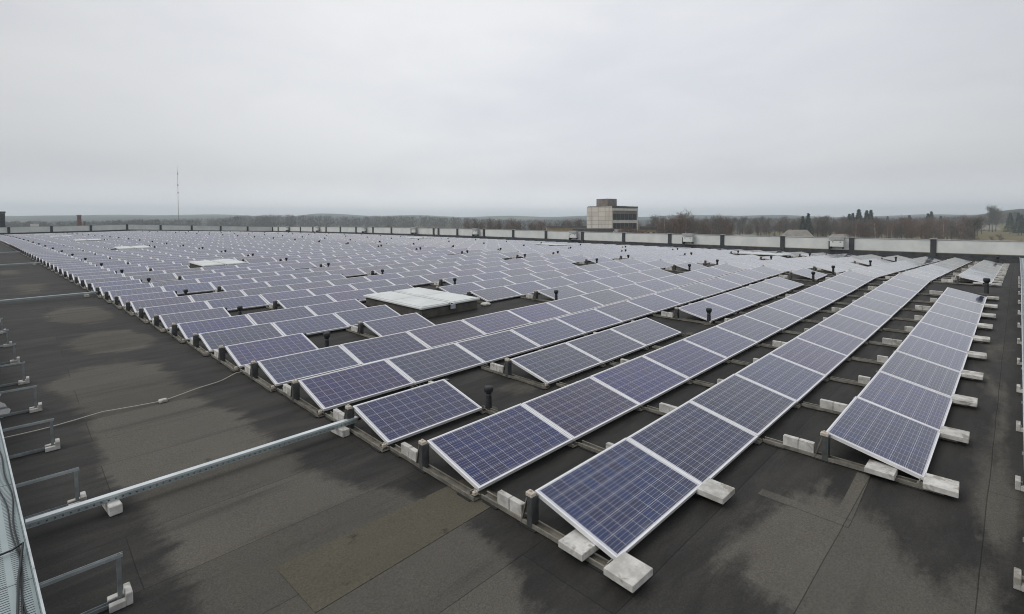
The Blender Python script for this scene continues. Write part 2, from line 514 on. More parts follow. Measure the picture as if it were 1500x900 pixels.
M_LAND=mat('land',(.08,.07,.04),.95,0,.1); g=G(M_LAND)
co=g.n('ShaderNodeTexCoord').outputs['Object']
fld=g.n('ShaderNodeTexVoronoi'); fld.inputs['Scale'].default_value=.0042; g.link(co,fld.inputs['Vector'])
fs=g.n('ShaderNodeSeparateColor'); g.link(fld.outputs['Color'],fs.inputs[0])
grass=g.mix(g.noise(co,.02,5),(.12,.105,.05),(.21,.175,.095))
wood=g.mix(g.noise(co,.03,6,.7),(.022,.028,.022),(.05,.045,.036))
wm=g.ramp(g.math('ADD',g.noise(co,.0016,5,.6),g.math('MULTIPLY',fs.outputs[0],.12)),.47,.53)
# the meadow on the slope to the right stays open
px_,py_=far_pt(1470,560)
dst=g.n('ShaderNodeVectorMath',operation='DISTANCE'); g.link(co,dst.inputs[0]); dst.inputs[1].default_value=(px_,py_,GZ+8)
op=g.ramp(dst.outputs['Value'],150,240)
wm=g.math('MULTIPLY',wm,op)
g.link(g.mix(wm,grass,wood),g.b.inputs['Base Color'])
me=bpy.data.meshes.new('terrain'); me.from_pydata(V,[],F); me.materials.append(M_LAND)
me.polygons.foreach_set('use_smooth',[True]*len(me.polygons)); me.update()
tag(obj('terrain',me),'flat winter countryside rising to low wooded hills',None,None,'structure')

# air: one closed box of thin haze
hz=MB().box((-3650,-3650,-11),(3650,3650,76)).build('haze',[bpy.data.materials.new('haze_air')])
hm=hz.data.materials[0]; hm.use_nodes=True; hm.node_tree.nodes.clear()
ho=hm.node_tree.nodes.new('ShaderNodeOutputMaterial'); hv=hm.node_tree.nodes.new('ShaderNodeVolumePrincipled')
hv.inputs['Color'].default_value=(.84,.945,1.0,1); hv.inputs['Density'].default_value=.00044; hv.inputs['Anisotropy'].default_value=.6
hm.node_tree.links.new(hv.outputs[0],ho.inputs['Volume'])
tag(hz,'thin winter haze over the countryside','haze',None,'stuff')

# ------------------------------------------------------------------ the flat roof we stand on
def gauss2(x,y,cx,cy,sx,sy): return math.exp(-((x-cx)/sx)**2-((y-cy)/sy)**2)
def dryness(X,Y):
    u=X-LEAN*Y
    d=0.0
    d+=.95*math.exp(-((u+1.75)/.85)**2)*(1-sstep(8.5,11,Y))*sstep(-7,-3,Y)
    d+=.95*gauss2(u,Y,-1.2,.6,1.5,1.3)
    d+=.9*gauss2(u,Y,-1.9,4.7,.7,1.8)
    d+=.8*gauss2(u,Y,-2.0,9.0,.8,.9)
    d+=1.7*gauss2(u,Y,-1.1,12.6,.85,1.3)+1.6*gauss2(u,Y,-1.1,17.8,.8,1.9)+.8*gauss2(u,Y,-1.6,27,.8,3)+.7*gauss2(u,Y,-1.8,36,.7,3)
    d+=1.0*gauss2(X,Y,1.6,-2.1,1.25,.75)+.75*gauss2(X,Y,3.6,-3.25,1.2,.28)+.6*gauss2(X,Y,0.6,-3.2,1.2,.9)+.55*gauss2(X,Y,6.5,-3.2,2.5,.22)+.5*gauss2(X,Y,12,-3.1,4,.3)
    d+=.75*gauss2(X,Y,2.6,2.9,.6,.35)+.35*gauss2(X,Y,9,2.6,.6,.4)
    d-=.55*math.exp(-((u+.1)/.42)**2)
    d-=.6*math.exp(-((u+3.2)/.4)**2)
    return max(0,min(1,d))
xs=[-9+.25*i for i in range(int(15/.25)+1)]
while xs[-1]<53: xs.append(xs[-1]+.9)
ys=[-7+.25*i for i in range(int(24/.25)+1)]
while ys[-1]<132.4: ys.append(ys[-1]+min(.9,132.5-ys[-1]) if ys[-1]<131.6 else 132.5)
V=[];F=[];D=[]
for y in ys:
    for x in xs:
        # columns lean with the lattice so that the ridge falls on a grid line
        X=x+LEAN*y*sstep(6,20,x)
        V.append((X,y,roofz(X,y))); D.append(dryness(X,y))
nx=len(xs)
for j in range(len(ys)-1):
    for i in range(nx-1): F.append((j*nx+i,j*nx+i+1,(j+1)*nx+i+1,(j+1)*nx+i))
# skirt: the building below the roof
def ring():
    r=[i for i in range(nx)]+[j*nx+nx-1 for j in range(1,len(ys))]+[(len(ys)-1)*nx+i for i in range(nx-2,-1,-1)]+[j*nx for j in range(len(ys)-2,0,-1)]
    return r
rg=ring(); b0=len(V)
for i in rg: V.append((V[i][0],V[i][1],GZ-.3)); D.append(0)
for k in range(len(rg)):
    k2=(k+1)%len(rg); F.append((rg[k2],rg[k],b0+k,b0+k2))
me=bpy.data.meshes.new('flat_roof'); me.from_pydata(V,[],F); me.materials.append(M_ROOF)
a=me.attributes.new('dry','FLOAT','POINT'); a.data.foreach_set('value',D); me.update()
tag(obj('flat_roof',me),'dark bitumen felt roof with damp patches',None,None,'structure')

# repair sheets welded on to the felt
M_PATCH=mat('patch_felt',(.1,.09,.07),.92,0,.2); g=G(M_PATCH)
co=g.n('ShaderNodeTexCoord').outputs['Object']
pc=g.mix(g.noise(g.mapping(co,(.5,1.5,1)),2.2,9,.66,.3),(.072,.067,.050),(.112,.103,.078))
pc=g.mix(g.ramp(g.noise(co,3.1,5,.6),.62,.70,0,.7),pc,(.030,.027,.023))
pg=g.math('MULTIPLY_ADD',g.math('ADD',g.noise(co,150,2,.8),g.noise(co,55,3,.7)),1.5,-.5)
pcc=g.n('ShaderNodeCombineColor')
for k_ in range(3): g.link(pg,pcc.inputs[k_])
g.link(g.mix(.8,pc,pcc.outputs[0],'MULTIPLY'),g.b.inputs['Base Color'])
def patch(cs,label,dv=.9,pm_=None):
    n=10; V=[];F=[]
    (ax,ay),(bx,by),(cx_,cy_),(dx,dy)=cs
    for j in range(n+1):
        for i in range(n+1):
            u,v=i/n,j/n
            x=(ax*(1-u)+bx*u)*(1-v)+(dx*(1-u)+cx_*u)*v; y=(ay*(1-u)+by*u)*(1-v)+(dy*(1-u)+cy_*u)*v
            V.append((x,y,roofz(x,y)+.005))
    for j in range(n):
        for i in range(n): F.append((j*(n+1)+i,j*(n+1)+i+1,(j+1)*(n+1)+i+1,(j+1)*(n+1)+i))
    rim=[i for i in range(n+1)]+[j*(n+1)+n for j in range(1,n+1)]+[n*(n+1)+i for i in range(n-1,-1,-1)]+[j*(n+1) for j in range(n-1,0,-1)]
    b=len(V)
    for i in rim: V.append((V[i][0],V[i][1],V[i][2]-.0055))
    for k in range(len(rim)):
        k2=(k+1)%len(rim); F.append((rim[k],b+k,b+k2,rim[k2]))
    me=bpy.data.meshes.new('roof_patch'); me.from_pydata(V,[],F); me.materials.append(pm_ or M_ROOF); at_=me.attributes.new('dry','FLOAT','POINT'); at_.data.foreach_set('value',[dv]*len(V)); me.update()
    tag(obj('roof_patch',me),label,None,None,'structure')
patch(((-2.03,.455),(.12,.53),(.02,1.17),(-2.065,1.198)),'brownish felt repair sheet on the roof in front of the panels',.9,M_PATCH)
patch(((2.10,-2.24),(2.27,-2.22),(3.0,-1.40),(2.82,-1.38)) if False else ((2.08,-2.24),(2.22,-2.24),(2.22,-1.40),(2.08,-1.40)),'narrow felt repair strip beside the front row of panels')
patch(((2.225,-2.24),(3.36,-2.20),(3.36,-2.07),(2.225,-2.10)),'narrow felt repair strip in front of the rightmost panel row')
# puddle beside the tray
M_PUD=mat('puddle_water',(.03,.032,.033),.06,0,.5)
V=[];F=[]
npd=90
for k in range(npd):
    t=2*math.pi*k/npd; rr=1+.20*math.sin(3*t+1)+.13*math.sin(5*t)+.09*math.sin(9*t+2)+.06*math.sin(17*t)+.04*math.sin(29*t+1)
    X=-4.40+.50*rr*math.cos(t)-.06*2.3*math.sin(t); Y=7.9+2.5*rr*math.sin(t); V.append((X,Y,roofz(X,Y)+.004))
me=bpy.data.meshes.new('puddle'); me.from_pydata(V,[],[tuple(range(npd))]); me.materials.append(M_PUD); me.update()
tag(obj('puddle',me),'shallow puddle shining on the roof at the left edge',None,None,'structure')

# ------------------------------------------------------------------ parapets
def XP(Y): return 51.5+LEAN*Y
def parapet(name, pts, label, post_at, inward, thick=.28):
    """pts: polyline of (X,Y) stations every bay; panels between them, dark piers on the stations"""
    root=empty(name,(pts[0][0],pts[0][1],roofz(*pts[0])))
    tag(root,label,'parapet wall')
    base=MB(); rail=MB()
    Minv=root.matrix_world.inverted()
    off=Vector(root.location)
    for i in range(len(pts)-1):
        (x0,y0),(x1,y1)=pts[i],pts[i+1]
        d=Vector((x1-x0,y1-y0,0)); Ln=d.length; d.normalize()
        n=Vector((-d.y,d.x,0))*inward
        z0,z1=roofz(x0,y0),roofz(x1,y1)
        zt=max(z0,z1)
        M=Matrix(((d.x,n.x,0,x0-off.x),(d.y,n.y,0,y0-off.y),((z1-z0)/Ln,0,1,z0-off.z),(0,0,0,1)))
        pn=MB().box((.2,-thick,.56),(Ln-.2,0,1.58),0,M)
        for q in (.33,.66):
            pn.box((.2+(Ln-.4)*q-.006,.001,.57),(.2+(Ln-.4)*q+.006,.004,1.57),0,M)
        pn.build('cladding_panel',M_WHITEP,root)
        base.box((0,-thick-.02,-.02),(Ln,.05,.50),0,M)
        base.box((0,.05,-.02),(Ln,.16,.22),0,M)
        rail.box((0,-thick-.04,1.60),(Ln,.04,1.66),0,M)
    base.build('base_strip',M_DARKP,root); rail.build('coping',M_CAP,root)
    for (x,y) in post_at:
        d=Vector((pts[1][0]-pts[0][0],pts[1][1]-pts[0][1],0)).normalized(); n=Vector((-d.y,d.x,0))*inward
        M=Matrix(((d.x,n.x,0,x-off.x),(d.y,n.y,0,y-off.y),(0,0,1,roofz(x,y)-off.z),(0,0,0,1)))
        p=MB().box((-.19,-thick-.03,.0),(.19,.10,1.66),0,M).build('pier',M_DARKP,root)
        MB().box((-.25,-thick-.06,1.665),(.25,.14,1.72),0,M).build('pier_cap',M_CAP,p)
    return root
YS=[-4.3,1.69]+[7.45+5.93*i for i in range(6)]
Ystations=[-4.4,1.69,7.45,13.2,19.05,24.95,30.9,36.95,43.0,49.1,55.2,61.35,67.4,73.6,79.8,86.0,92.2,98.4,104.5,110.6,116.7,122.8,128.9,132.2]
st=[(XP(y),y) for y in Ystations]
posts=[s for s in st[1:-1]]+[(XP(66.1),66.1)]
parapet('parapet_wall',st,'long white panelled parapet wall with dark piers along the far right roof edge',posts,+1)
Xst=[43.7-6.02*i for i in range(11)]
st2=[(x,132.2) for x in Xst]
parapet('parapet_wall',st2,'white panelled parapet with dark piers closing the distant left end of the roof',[(x,y) for x,y in st2],+1)

# white boxes on brackets along the parapet
names_box=['nearest the right end of the parapet','second from the right end of the parapet','third from the right end of the parapet','fourth from the right end of the parapet','fifth from the right end of the parapet','sixth from the right end of the parapet','seventh from the right end of the parapet','farthest along the parapet']
for i,Y in enumerate([8.5,22.6,38.1,56.7,72.4,88.6,107.7,122.9]):
    X=XP(Y)-.42; t=empty('wall_box',(X,Y,roofz(X,Y)))
    tag(t,'white metal box on a bracket, '+names_box[i],'equipment box','boxes on the parapet')
    MB().cbox((-.16,-.55,.78),(.16,.55,1.36),.03).build('housing',M_WHITEP,t)
    MB().box((-.20,-.60,1.40),(.22,.60,1.74)).build('cowl',M_CAP,t)
    for q in ((-.08,-.50,.60,.30,-.44,.775),(-.08,.44,.60,.30,.50,.775),(-.10,.58,.5,.3,.66,1.30)): MB().box(q[:3],q[3:]).build('bracket_arm',M_DARKP,t)
    for q in (-.36,.24): MB().box((-.166,q,1.20),(-.161,q+.12,1.27)).build('vent_slot',M_RUBBER,t)

# ------------------------------------------------------------------ lattice occupancy
SKYA=[10.65,29.7,50.4,72.0,93.0,113.5]
SKYB=[10.1,30.2,52.5,74.0,95.0,116.0]
SEC={}                                    # row -> list of (start col, count)
NR=74
for r in range(0,NR):
    y1=r*P_ROW; y0=y1-.98
    if r%3==2: s=[(0,1),(1.92,3),(5.92,5),(11.95,1),(14.02,4),(19.0,4),(24.0,4)]
    else: s=[(0,13),(13.06,15)]
    out_s=[]
    for (c0,n) in s:
        keep=[]
        for k in range(n):
            c=c0+k
            bad=False
            for Yc in SKYA:
                if y1>Yc-2.3 and y0<Yc+1.8 and c+1>3.02 and c<4.92: bad=True
            for Yc in SKYB:
                if y1>Yc-1.6 and y0<Yc+1.6 and c+1>21.45 and c<23.1: bad=True
            if not bad: keep.append(c)
        run=[]
        for c in keep:
            if run and abs(c-run[-1]-1)>.01: out_s.append((run[0],len(run))); run=[]
            run.append(c)
        if run: out_s.append((run[0],len(run)))
    SEC[r]=out_s
ca=(3.4909+SK)/PL
SEC[-1]=[(ca,9),(ca+11.245,13)]
def cellxy(r,c): return SK*r+c*PL, r*P_ROW
PAN=[]
for r,ss in SEC.items():
    idx=0
    for (c0,n) in ss:
        for k in range(n):
            idx+=1
            PAN.append((r,c0+k,idx))
def area(r,c):
    X,Y=cellxy(r,c)
    if (Vector((X,Y,0))-CAM).dot(FW)<.5: return 0
    q=[]
    for (x,y,h) in ((X,Y,.33),(X+PLEN,Y,.33),(X+PLEN,Y-PW*CT,.1),(X,Y-PW*CT,.1)):
        a,b,_=project((x,y,roofz(x,y)+h)); q.append((a,b))
    cxm=sum(a for a,b in q)/4; cym=sum(b for a,b in q)/4
    if not(-15<cxm<1515 and cym<905): return 0
    return abs(sum(q[i][0]*q[(i+1)%4][1]-q[(i+1)%4][0]*q[i][1] for i in range(4)))/2
ranked=sorted(PAN,key=lambda t:-area(t[0],t[1]))
NEAR=ranked[:300]; FAR=ranked[300:]

jr=random.Random(11)
def jit():
    return Matrix.Translation((jr.uniform(-.003,.003),jr.uniform(-.005,.005),jr.uniform(-.003,.004)))@Matrix.Rotation(jr.gauss(0,.0035),4,'X')@Matrix.Rotation(jr.gauss(0,.0025),4,'Y')
# ---- one module
def tiltM():
    return Matrix(((1,0,0,0),(0,CT,-ST*-1*-1,0),(0,0,0,0),(0,0,0,1)))
ZLOW=.10
EY=Vector((0,CT,ST)); EN=Vector((0,-ST,CT)); EX=Vector((1,0,0))
O=Vector((0,-PW*CT,ZLOW))                     # low near corner of the glass face
MT=Matrix(((EX.x,EY.x,EN.x,O.x),(EX.y,EY.y,EN.y,O.y),(EX.z,EY.z,EN.z,O.z),(0,0,0,1)))
LIP=.017; FH=.038
fr=MB()
fr.box((0,0,-FH),(PLEN,LIP,.002),0,MT); fr.box((0,PW-LIP,-FH),(PLEN,PW,.002),0,MT)
fr.box((0,LIP,-FH),(LIP,PW-LIP,.002),0,MT); fr.box((PLEN-LIP,LIP,-FH),(PLEN,PW-LIP,.002),0,MT)
ME_FRAME=fr.mesh('frame',M_ALU)
def cell_mesh(name):
    a=[MT@Vector(p) for p in ((LIP,LIP,-.001),(PLEN-LIP,LIP,-.001),(PLEN-LIP,PW-LIP,-.001),(LIP,PW-LIP,-.001))]
    b=[MT@Vector(p) for p in ((LIP,LIP,-.012),(PLEN-LIP,LIP,-.012),(PLEN-LIP,PW-LIP,-.012),(LIP,PW-LIP,-.012))]
    me=bpy.data.meshes.new(name); me.from_pydata(a+b,[],[(0,1,2,3),(7,6,5,4)])
    me.materials.append(M_CELL); me.materials.append(M_BACK)
    me.polygons[1].material_index=1
    u=me.uv_layers.new(name='module')
    q=[(LIP,LIP),(PLEN-LIP,LIP),(PLEN-LIP,PW-LIP),(LIP,PW-LIP)]
    for i in range(4): u.data[i].uv=q[i]; u.data[4+i].uv=q[3-i]
    me.update(); return me
ME_CELLS=cell_mesh('cell_sheet')
def row_name(r): return ordinal(r+2)+' row from the right'
for (r,c,idx) in NEAR:
    X,Y=cellxy(r,c)
    t=empty('solar_panel',mat=frame_at(X+.01,Y)@jit())
    adj=('dark blue' if area(r,c)>9000 else 'grey blue')
    tag(t,f'{adj} solar panel, {ordinal(idx)} from the near end of the {row_name(r)}','solar panel','solar panels in tilted rows on the roof')
    obj('frame',ME_FRAME,t); obj('cell_sheet',ME_CELLS,t)
# ---- all the modules beyond the nearest 300, one object
fv=[];ff=[];fm=[];fuv=[]
lip_f=[(0,0,PLEN,LIP),(0,PW-LIP,PLEN,PW),(0,LIP,LIP,PW-LIP),(PLEN-LIP,LIP,PLEN,PW-LIP)]
for n_,(r,c,idx) in enumerate(FAR):
    X,Y=cellxy(r,c); M=frame_at(X+.01,Y)@jit()@MT
    def quad(ps,mi,uvs):
        b=len(fv); fv.extend([tuple(M@Vector(p)) for p in ps]); ff.append((b,b+1,b+2,b+3)); fm.append(mi); fuv.extend(uvs)
    z4=[(0,0)]*4
    ou,ov=2*rng.integers(0,40),2*rng.integers(0,40)
    quad([(LIP,LIP,-.001),(PLEN-LIP,LIP,-.001),(PLEN-LIP,PW-LIP,-.001),(LIP,PW-LIP,-.001)],1,[(ou+LIP,ov+LIP),(ou+PLEN-LIP,ov+LIP),(ou+PLEN-LIP,ov+PW-LIP),(ou+LIP,ov+PW-LIP)])
    for (x0,y0,x1,y1) in lip_f: quad([(x0,y0,.002),(x1,y0,.002),(x1,y1,.002),(x0,y1,.002)],0,z4)
    quad([(0,0,-FH),(PLEN,0,-FH),(PLEN,0,.002),(0,0,.002)],0,z4)
    quad([(0,PW,-FH),(0,0,-FH),(0,0,.002),(0,PW,.002)],0,z4)
    quad([(PLEN,0,-FH),(PLEN,PW,-FH),(PLEN,PW,.002),(PLEN,0,.002)],0,z4)
    quad([(PLEN,PW,-FH),(0,PW,-FH),(0,PW,.002),(PLEN,PW,.002)],0,z4)
    quad([(0,0,-.02),(0,PW,-.02),(PLEN,PW,-.02),(PLEN,0,-.02)],2,z4)
me=bpy.data.meshes.new('far_solar_panels'); me.from_pydata(fv,[],ff)
for m in (M_ALU,M_CELL,M_BACK): me.materials.append(m)
me.polygons.foreach_set('material_index',fm)
u=me.uv_layers.new(name='module'); u.data.foreach_set('uv',np.array(fuv,dtype=np.float32).ravel()); me.update()
tag(obj('far_solar_panels',me),'sea of small distant solar panels filling the far part of the roof','solar panels',None,'stuff')

# ------------------------------------------------------------------ brackets and ballast
def channel(y0,y1):
    m=MB()
    m.box((-.049,y0,.014),(.049,y1,.020))
    m.box((-.049,y0,.020),(-.045,y1,.056)); m.box((.045,y0,.020),(.049,y1,.056))
    m.box((-.045,y0,.051),(-.034,y1,.0555)); m.box((.034,y0,.051),(.045,y1,.0555))
    return m
def pads(ys_):
    m=MB()
    for y in ys_: m.box((-.075,y-.11,.001),(.075,y+.11,.0138))
    return m
ME_CH=channel(-1.0,P_ROW-1.002).mesh('base_channel',M_RAIL)
ME_CHF=channel(-1.13,P_ROW-1.002).mesh('base_channel',M_RAIL)
ME_PADS=[pads([y]).mesh('rubber_pad',M_RUBBER) for y in (-.85,0.0,.55)]
pm=MB()
pm.box((-.052,-.050,.0205),(.052,-.034,.300)); pm.box((-.052,-.0338,.0205),(-.046,.012,.2998)); pm.box((.046,-.0338,.0205),(.052,.012,.2998))
pm.box((-.052,-.050,.3002),(.052,.035,.307))
ME_POST=pm.mesh('post',M_POST)
sm=MB(); a0=Vector((0,.098,.021)); a1=Vector((0,.016,.299)); dd=(a1-a0).normalized(); nn=Vector((1,0,0)).cross(dd)
for sx in (-.052,.024):
    sm.add([a0+Vector((sx,0,0))-nn*.006,a0+Vector((sx+.028,0,0))-nn*.006,a0+Vector((sx+.028,0,0))+nn*.006,a0+Vector((sx,0,0))+nn*.006,
            a1+Vector((sx,0,0))-nn*.006,a1+Vector((sx+.028,0,0))-nn*.006,a1+Vector((sx+.028,0,0))+nn*.006,a1+Vector((sx,0,0))+nn*.006],
           [(0,3,2,1),(4,5,6,7),(0,1,5,4),(1,2,6,5),(2,3,7,6),(3,0,4,7)])
ME_STRUT=sm.mesh('strut',M_RAIL)
cm=MB(); cm.cbox((-.045,-.045,.308),(.025,.04,.350),.006); cm.tube([(-.012,0,.350),(-.012,0,.368)],.012,8)
ME_CLAMPH=cm.mesh('clamp',M_CLAMP)
cm=MB(); cm.cbox((-.035,-1.0,.063),(.02,-.955,.105),.006); cm.tube([(-.012,-.98,.105),(-.012,-.98,.12)],.010,8)
ME_CLAMPL=cm.mesh('clamp',M_CLAMP)
lm=MB(); lm.box((-.04,-.955,.0565),(.04,-.90,.064)); lm.box((-.04,-.93,.064),(.04,-.92,.098))
ME_FOOT=lm.mesh('foot_bracket',M_RAIL)

BR=[]                                       # (row, col, place in section, at start, at end)
for r,ss in SEC.items():
    q=0
    for (c0,n) in ss:
        for k in range(n+1):
            q+=1; BR.append((r,c0+k,q,k==0,k==n))
def bsize(r,c):
    X,Y=cellxy(r,c)
    d=Vector((X,Y,roofz(X,Y)))-CAM
    if d.dot(FW)<.5: return 0
    a,b,z=project((X,Y,roofz(X,Y)+.1))
    if not(-20<a<1520 and b<930): return 0
    s=1/z
    if r>=1: s*=.55                          # mostly hidden behind the row in front
    return s
BR.sort(key=lambda t:-(bsize(t[0],t[1])*(1.9 if t[3] else 1)))
rail_far=MB(); block_far=MB()
def vblock(seed):
    m=MB(); rr=random.Random(seed)
    m.cbox((-.0325,-.0875,0),(.0325,.0875,.155),.005)
    return m
ME_VB=[vblock(i).mesh('concrete_block',M_BLOCK) for i in range(3)]
def slab(seed,w,d,h):
    m=MB(); m.cbox((-w/2,-d/2,0),(w/2,d/2,h),.0045); rr=random.Random(seed)
    m.v=[(x+rr.uniform(-.002,.002),y+rr.uniform(-.002,.002),z) for x,y,z in m.v]; return m
ME_SLAB=slab(1,.30,.29,.062).mesh('concrete_slab',M_BLOCK)
ME_SLAB2=slab(2,.26,.28,.062).mesh('concrete_slab',M_BLOCK)
def nearness(r,c): return bsize(r,c)
nblk=0
for i,(r,c,q,st_,en_) in enumerate(BR):
    X,Y=cellxy(r,c)
    xo=-.045 if st_ else (-.005 if not en_ else .02)
    front = r==-1 or (r==0 and c<ca-.6)
    Mx=frame_at(X+xo,Y)
    vis=bsize(r,c)
    if i<300 and vis>0:
        t=empty('mounting_bracket',mat=Mx)
        tag(t,f'grey metal bracket under panel joint {q} of the {row_name(r)}' if False else f'grey bracket under the {ordinal(q)} panel edge along the {row_name(r)}','bracket','brackets carrying the solar panels')
        obj('base_channel',ME_CHF if front else ME_CH,t); [obj('rubber_pad',m_,t) for m_ in ME_PADS]
        obj('post',ME_POST,t); obj('strut',ME_STRUT,t)
        obj('foot_bracket',ME_FOOT,t)
        if st_: obj('clamp',ME_CLAMPH,t); obj('clamp',ME_CLAMPL,t)
    else:
        def fb(a,b): rail_far.box(a,b,0,Mx)
        fb((-.055,-1.0,.014),(.055,P_ROW-1.002,.06))
        fb((-.046,-.040,.061),(.046,-.02,.300))
    for k in range(2):
        if k==1 and not (st_ or en_ or r<0 and q<3) and (r*7+q*5)%3: continue
        yy=.195+.18*k
        if nblk<280 and vis>0 and i<300:
            Mb=Mx@Matrix.Translation((random.uniform(-.004,.004),yy+random.uniform(-.002,.002),.0212))@Matrix.Rotation(random.uniform(-.012,.012),4,'Z')
            b=obj('concrete_block',ME_VB[k]); b.matrix_world=Mb
            w_='inner' if k==0 else 'outer'
            tag(b,f'{w_} upright concrete block on the {ordinal(q)} bracket of the {row_name(r)}','concrete block','upright ballast blocks between the panel rows')
            nblk+=1
        else:
            block_far.box((-.043,yy-.0875,.0612),(.043,yy+.0875,.186),0,Mx)
    if front:
        for nm,yy,me_,off_ in (('outer',-1.10,ME_SLAB,.03),('inner',-.585,ME_SLAB2,.0)):
            b=obj('concrete_slab',me_)
            b.matrix_world=Mx@Matrix.Translation((off_+random.uniform(-.02,.02),yy+random.uniform(-.01,.01),.0568))@Matrix.Rotation(random.uniform(-.04,.04),4,'Z')
            where='lying in front of' if nm=='outer' else 'lying under'
            tag(b,f'flat concrete slab {where} the {ordinal(q)} bracket of the {row_name(r)}','concrete slab','flat ballast slabs along the front edge')
tag(rail_far.build('far_mounting_brackets',M_RAIL),'grey metal rails and posts under the distant solar panels','brackets',None,'stuff')
tag(block_far.build('far_concrete_blocks',M_BLOCK),'small pale ballast blocks between the distant panel rows','concrete blocks',None,'stuff')

# ------------------------------------------------------------------ roof vents
def vent_meshes():
    b=MB().lathe([(.085,0),(.062,.02),(.052,.05),(.046,.22),(.043,.27)],16).mesh('pipe',M_VENT,True)
    h=MB().lathe([(.043,.262),(.052,.285),(.072,.30),(.073,.36),(.066,.372),(.050,.378),(.046,.376),(.044,.33),(.0,.33)],16).mesh('hood',M_VENT,True)
    f=MB().lathe([(.15,.001),(.15,.006),(.08,.02),(.08,.021)],16).mesh('flange',M_CURB,True)
    return b,h,f
VB,VH,VF=vent_meshes()
vlist=[]
for r in range(2,NR,3):
    for c in (1.10,5.75,11.75,13.62,18.45,23.45): 
        Yv=(r-.54)*P_ROW; Xv=SK*r+c*PL
        if c in (5.75,): Xv+=0.25
        vlist.append((Xv,Yv,r,c))
vlist.append((19.85,-2.62,-1,0)); vlist.append((45.4,-2.35,-1,1))
vlist=[v for v in vlist if v[0]<XP(v[1])-.9]
vlist.sort(key=lambda v:(Vector((v[0],v[1],0))-CAM).length)
colname={1.10:'first gap',5.75:'second gap',11.75:'third gap',13.62:'ridge gap',18.45:'fifth gap',23.45:'last gap'}
for i,(X,Y,r,c) in enumerate(vlist):
    s=1.0 if r!=-1 else 1.25
    t=empty('roof_vent',(X,Y,roofz(X,Y))); t.scale=(s,s,s*(1.0 if (r==2 and c==1.10) else 1.18))
    lab=('black vent pipe beside the end of the rightmost panel row section' if c==0 else 'black vent pipe past the far end of the rightmost panel row') if r==-1 else f'black vent pipe in {colname[c]} of {row_name(r)}'
    tag(t,lab,'vent pipe','black vent pipes between the panels')
    obj('pipe',VB,t); obj('hood',VH,t); obj('flange',VF,t)

# ------------------------------------------------------------------ skylights
M_LID=noisy('skylight_lid',(.58,.61,.60),(.70,.72,.71),1.6,.45)
def skylight(X0,X1,Y0,Y1,label,h=.335):
    Xc,Yc=(X0+X1)/2,(Y0+Y1)/2
    t=empty('skylight',mat=frame_at(Xc,Yc)); tag(t,label,'skylight','rooflights in the solar field')
    a,b=(X1-X0)/2,(Y1-Y0)/2
    MB().box((-a+.07,-b+.07,-.03),(a-.07,b-.07,h-.09)).build('curb',M_CURB,t)
    for s in (-1,1):
        x0,x1=(-a,-.04) if s<0 else (.04,a)
        l=MB().cbox((x0,-b,h-.055),(x1,b,h+.012),.014)
        l.cbox((x0+.07,-b+.07,h+.0122),(x1-.07,-.02,h+.03),.008); l.cbox((x0+.07,.02,h+.0122),(x1-.07,b-.07,h+.03),.008)
        l.build('lid',M_LID,t)
    MB().box((-.036,-b+.03,h-.085),(.036,b-.03,h-.012)).build('dark_seam_strip',M_DARKP,t)  # dark strip filling the gap between the leaves, its colour standing in for seam shade
    MB().box((-.09,-b-.05,h-.17),(.09,-b-.002,h-.035)).box((-.16,-b-.03,h-.03),(-.10,-b-.003,h+.03)).build('latch',M_GALV,t)
    return t
for k,Yc in enumerate(SKYA):
    o=LEAN*Yc
    skylight(o+3.24*PL,o+4.61*PL,Yc-1.73,Yc+1.73,('large pale two-leaf skylight nearest the viewer among the left line of skylights' if k==0 else f'pale two-leaf skylight, {ordinal(k+1)} from the viewer in the left line'))
for k,Yc in enumerate(SKYB):
    o=LEAN*Yc
    skylight(o+21.6*PL,o+22.95*PL,Yc-1.55,Yc+1.55,f'pale flat skylight beyond the ridge, {ordinal(k+1)} from the right parapet end',.335)
# pale rounded pads beside the first skylight
for (X,Y,lab) in ((4.09,12.78,'pale rounded concrete pad left of the nearest skylight'),(7.53,9.18,'pale rounded concrete pad right of the nearest skylight')):
    o=MB().lathe([(.13,.001),(.17,.02),(.17,.06),(.13,.085),(.02,.09)],14).build('wire_holder',M_BLOCK,None,True)
    o.matrix_world=frame_at(X,Y); tag(o,lab,'concrete pad')

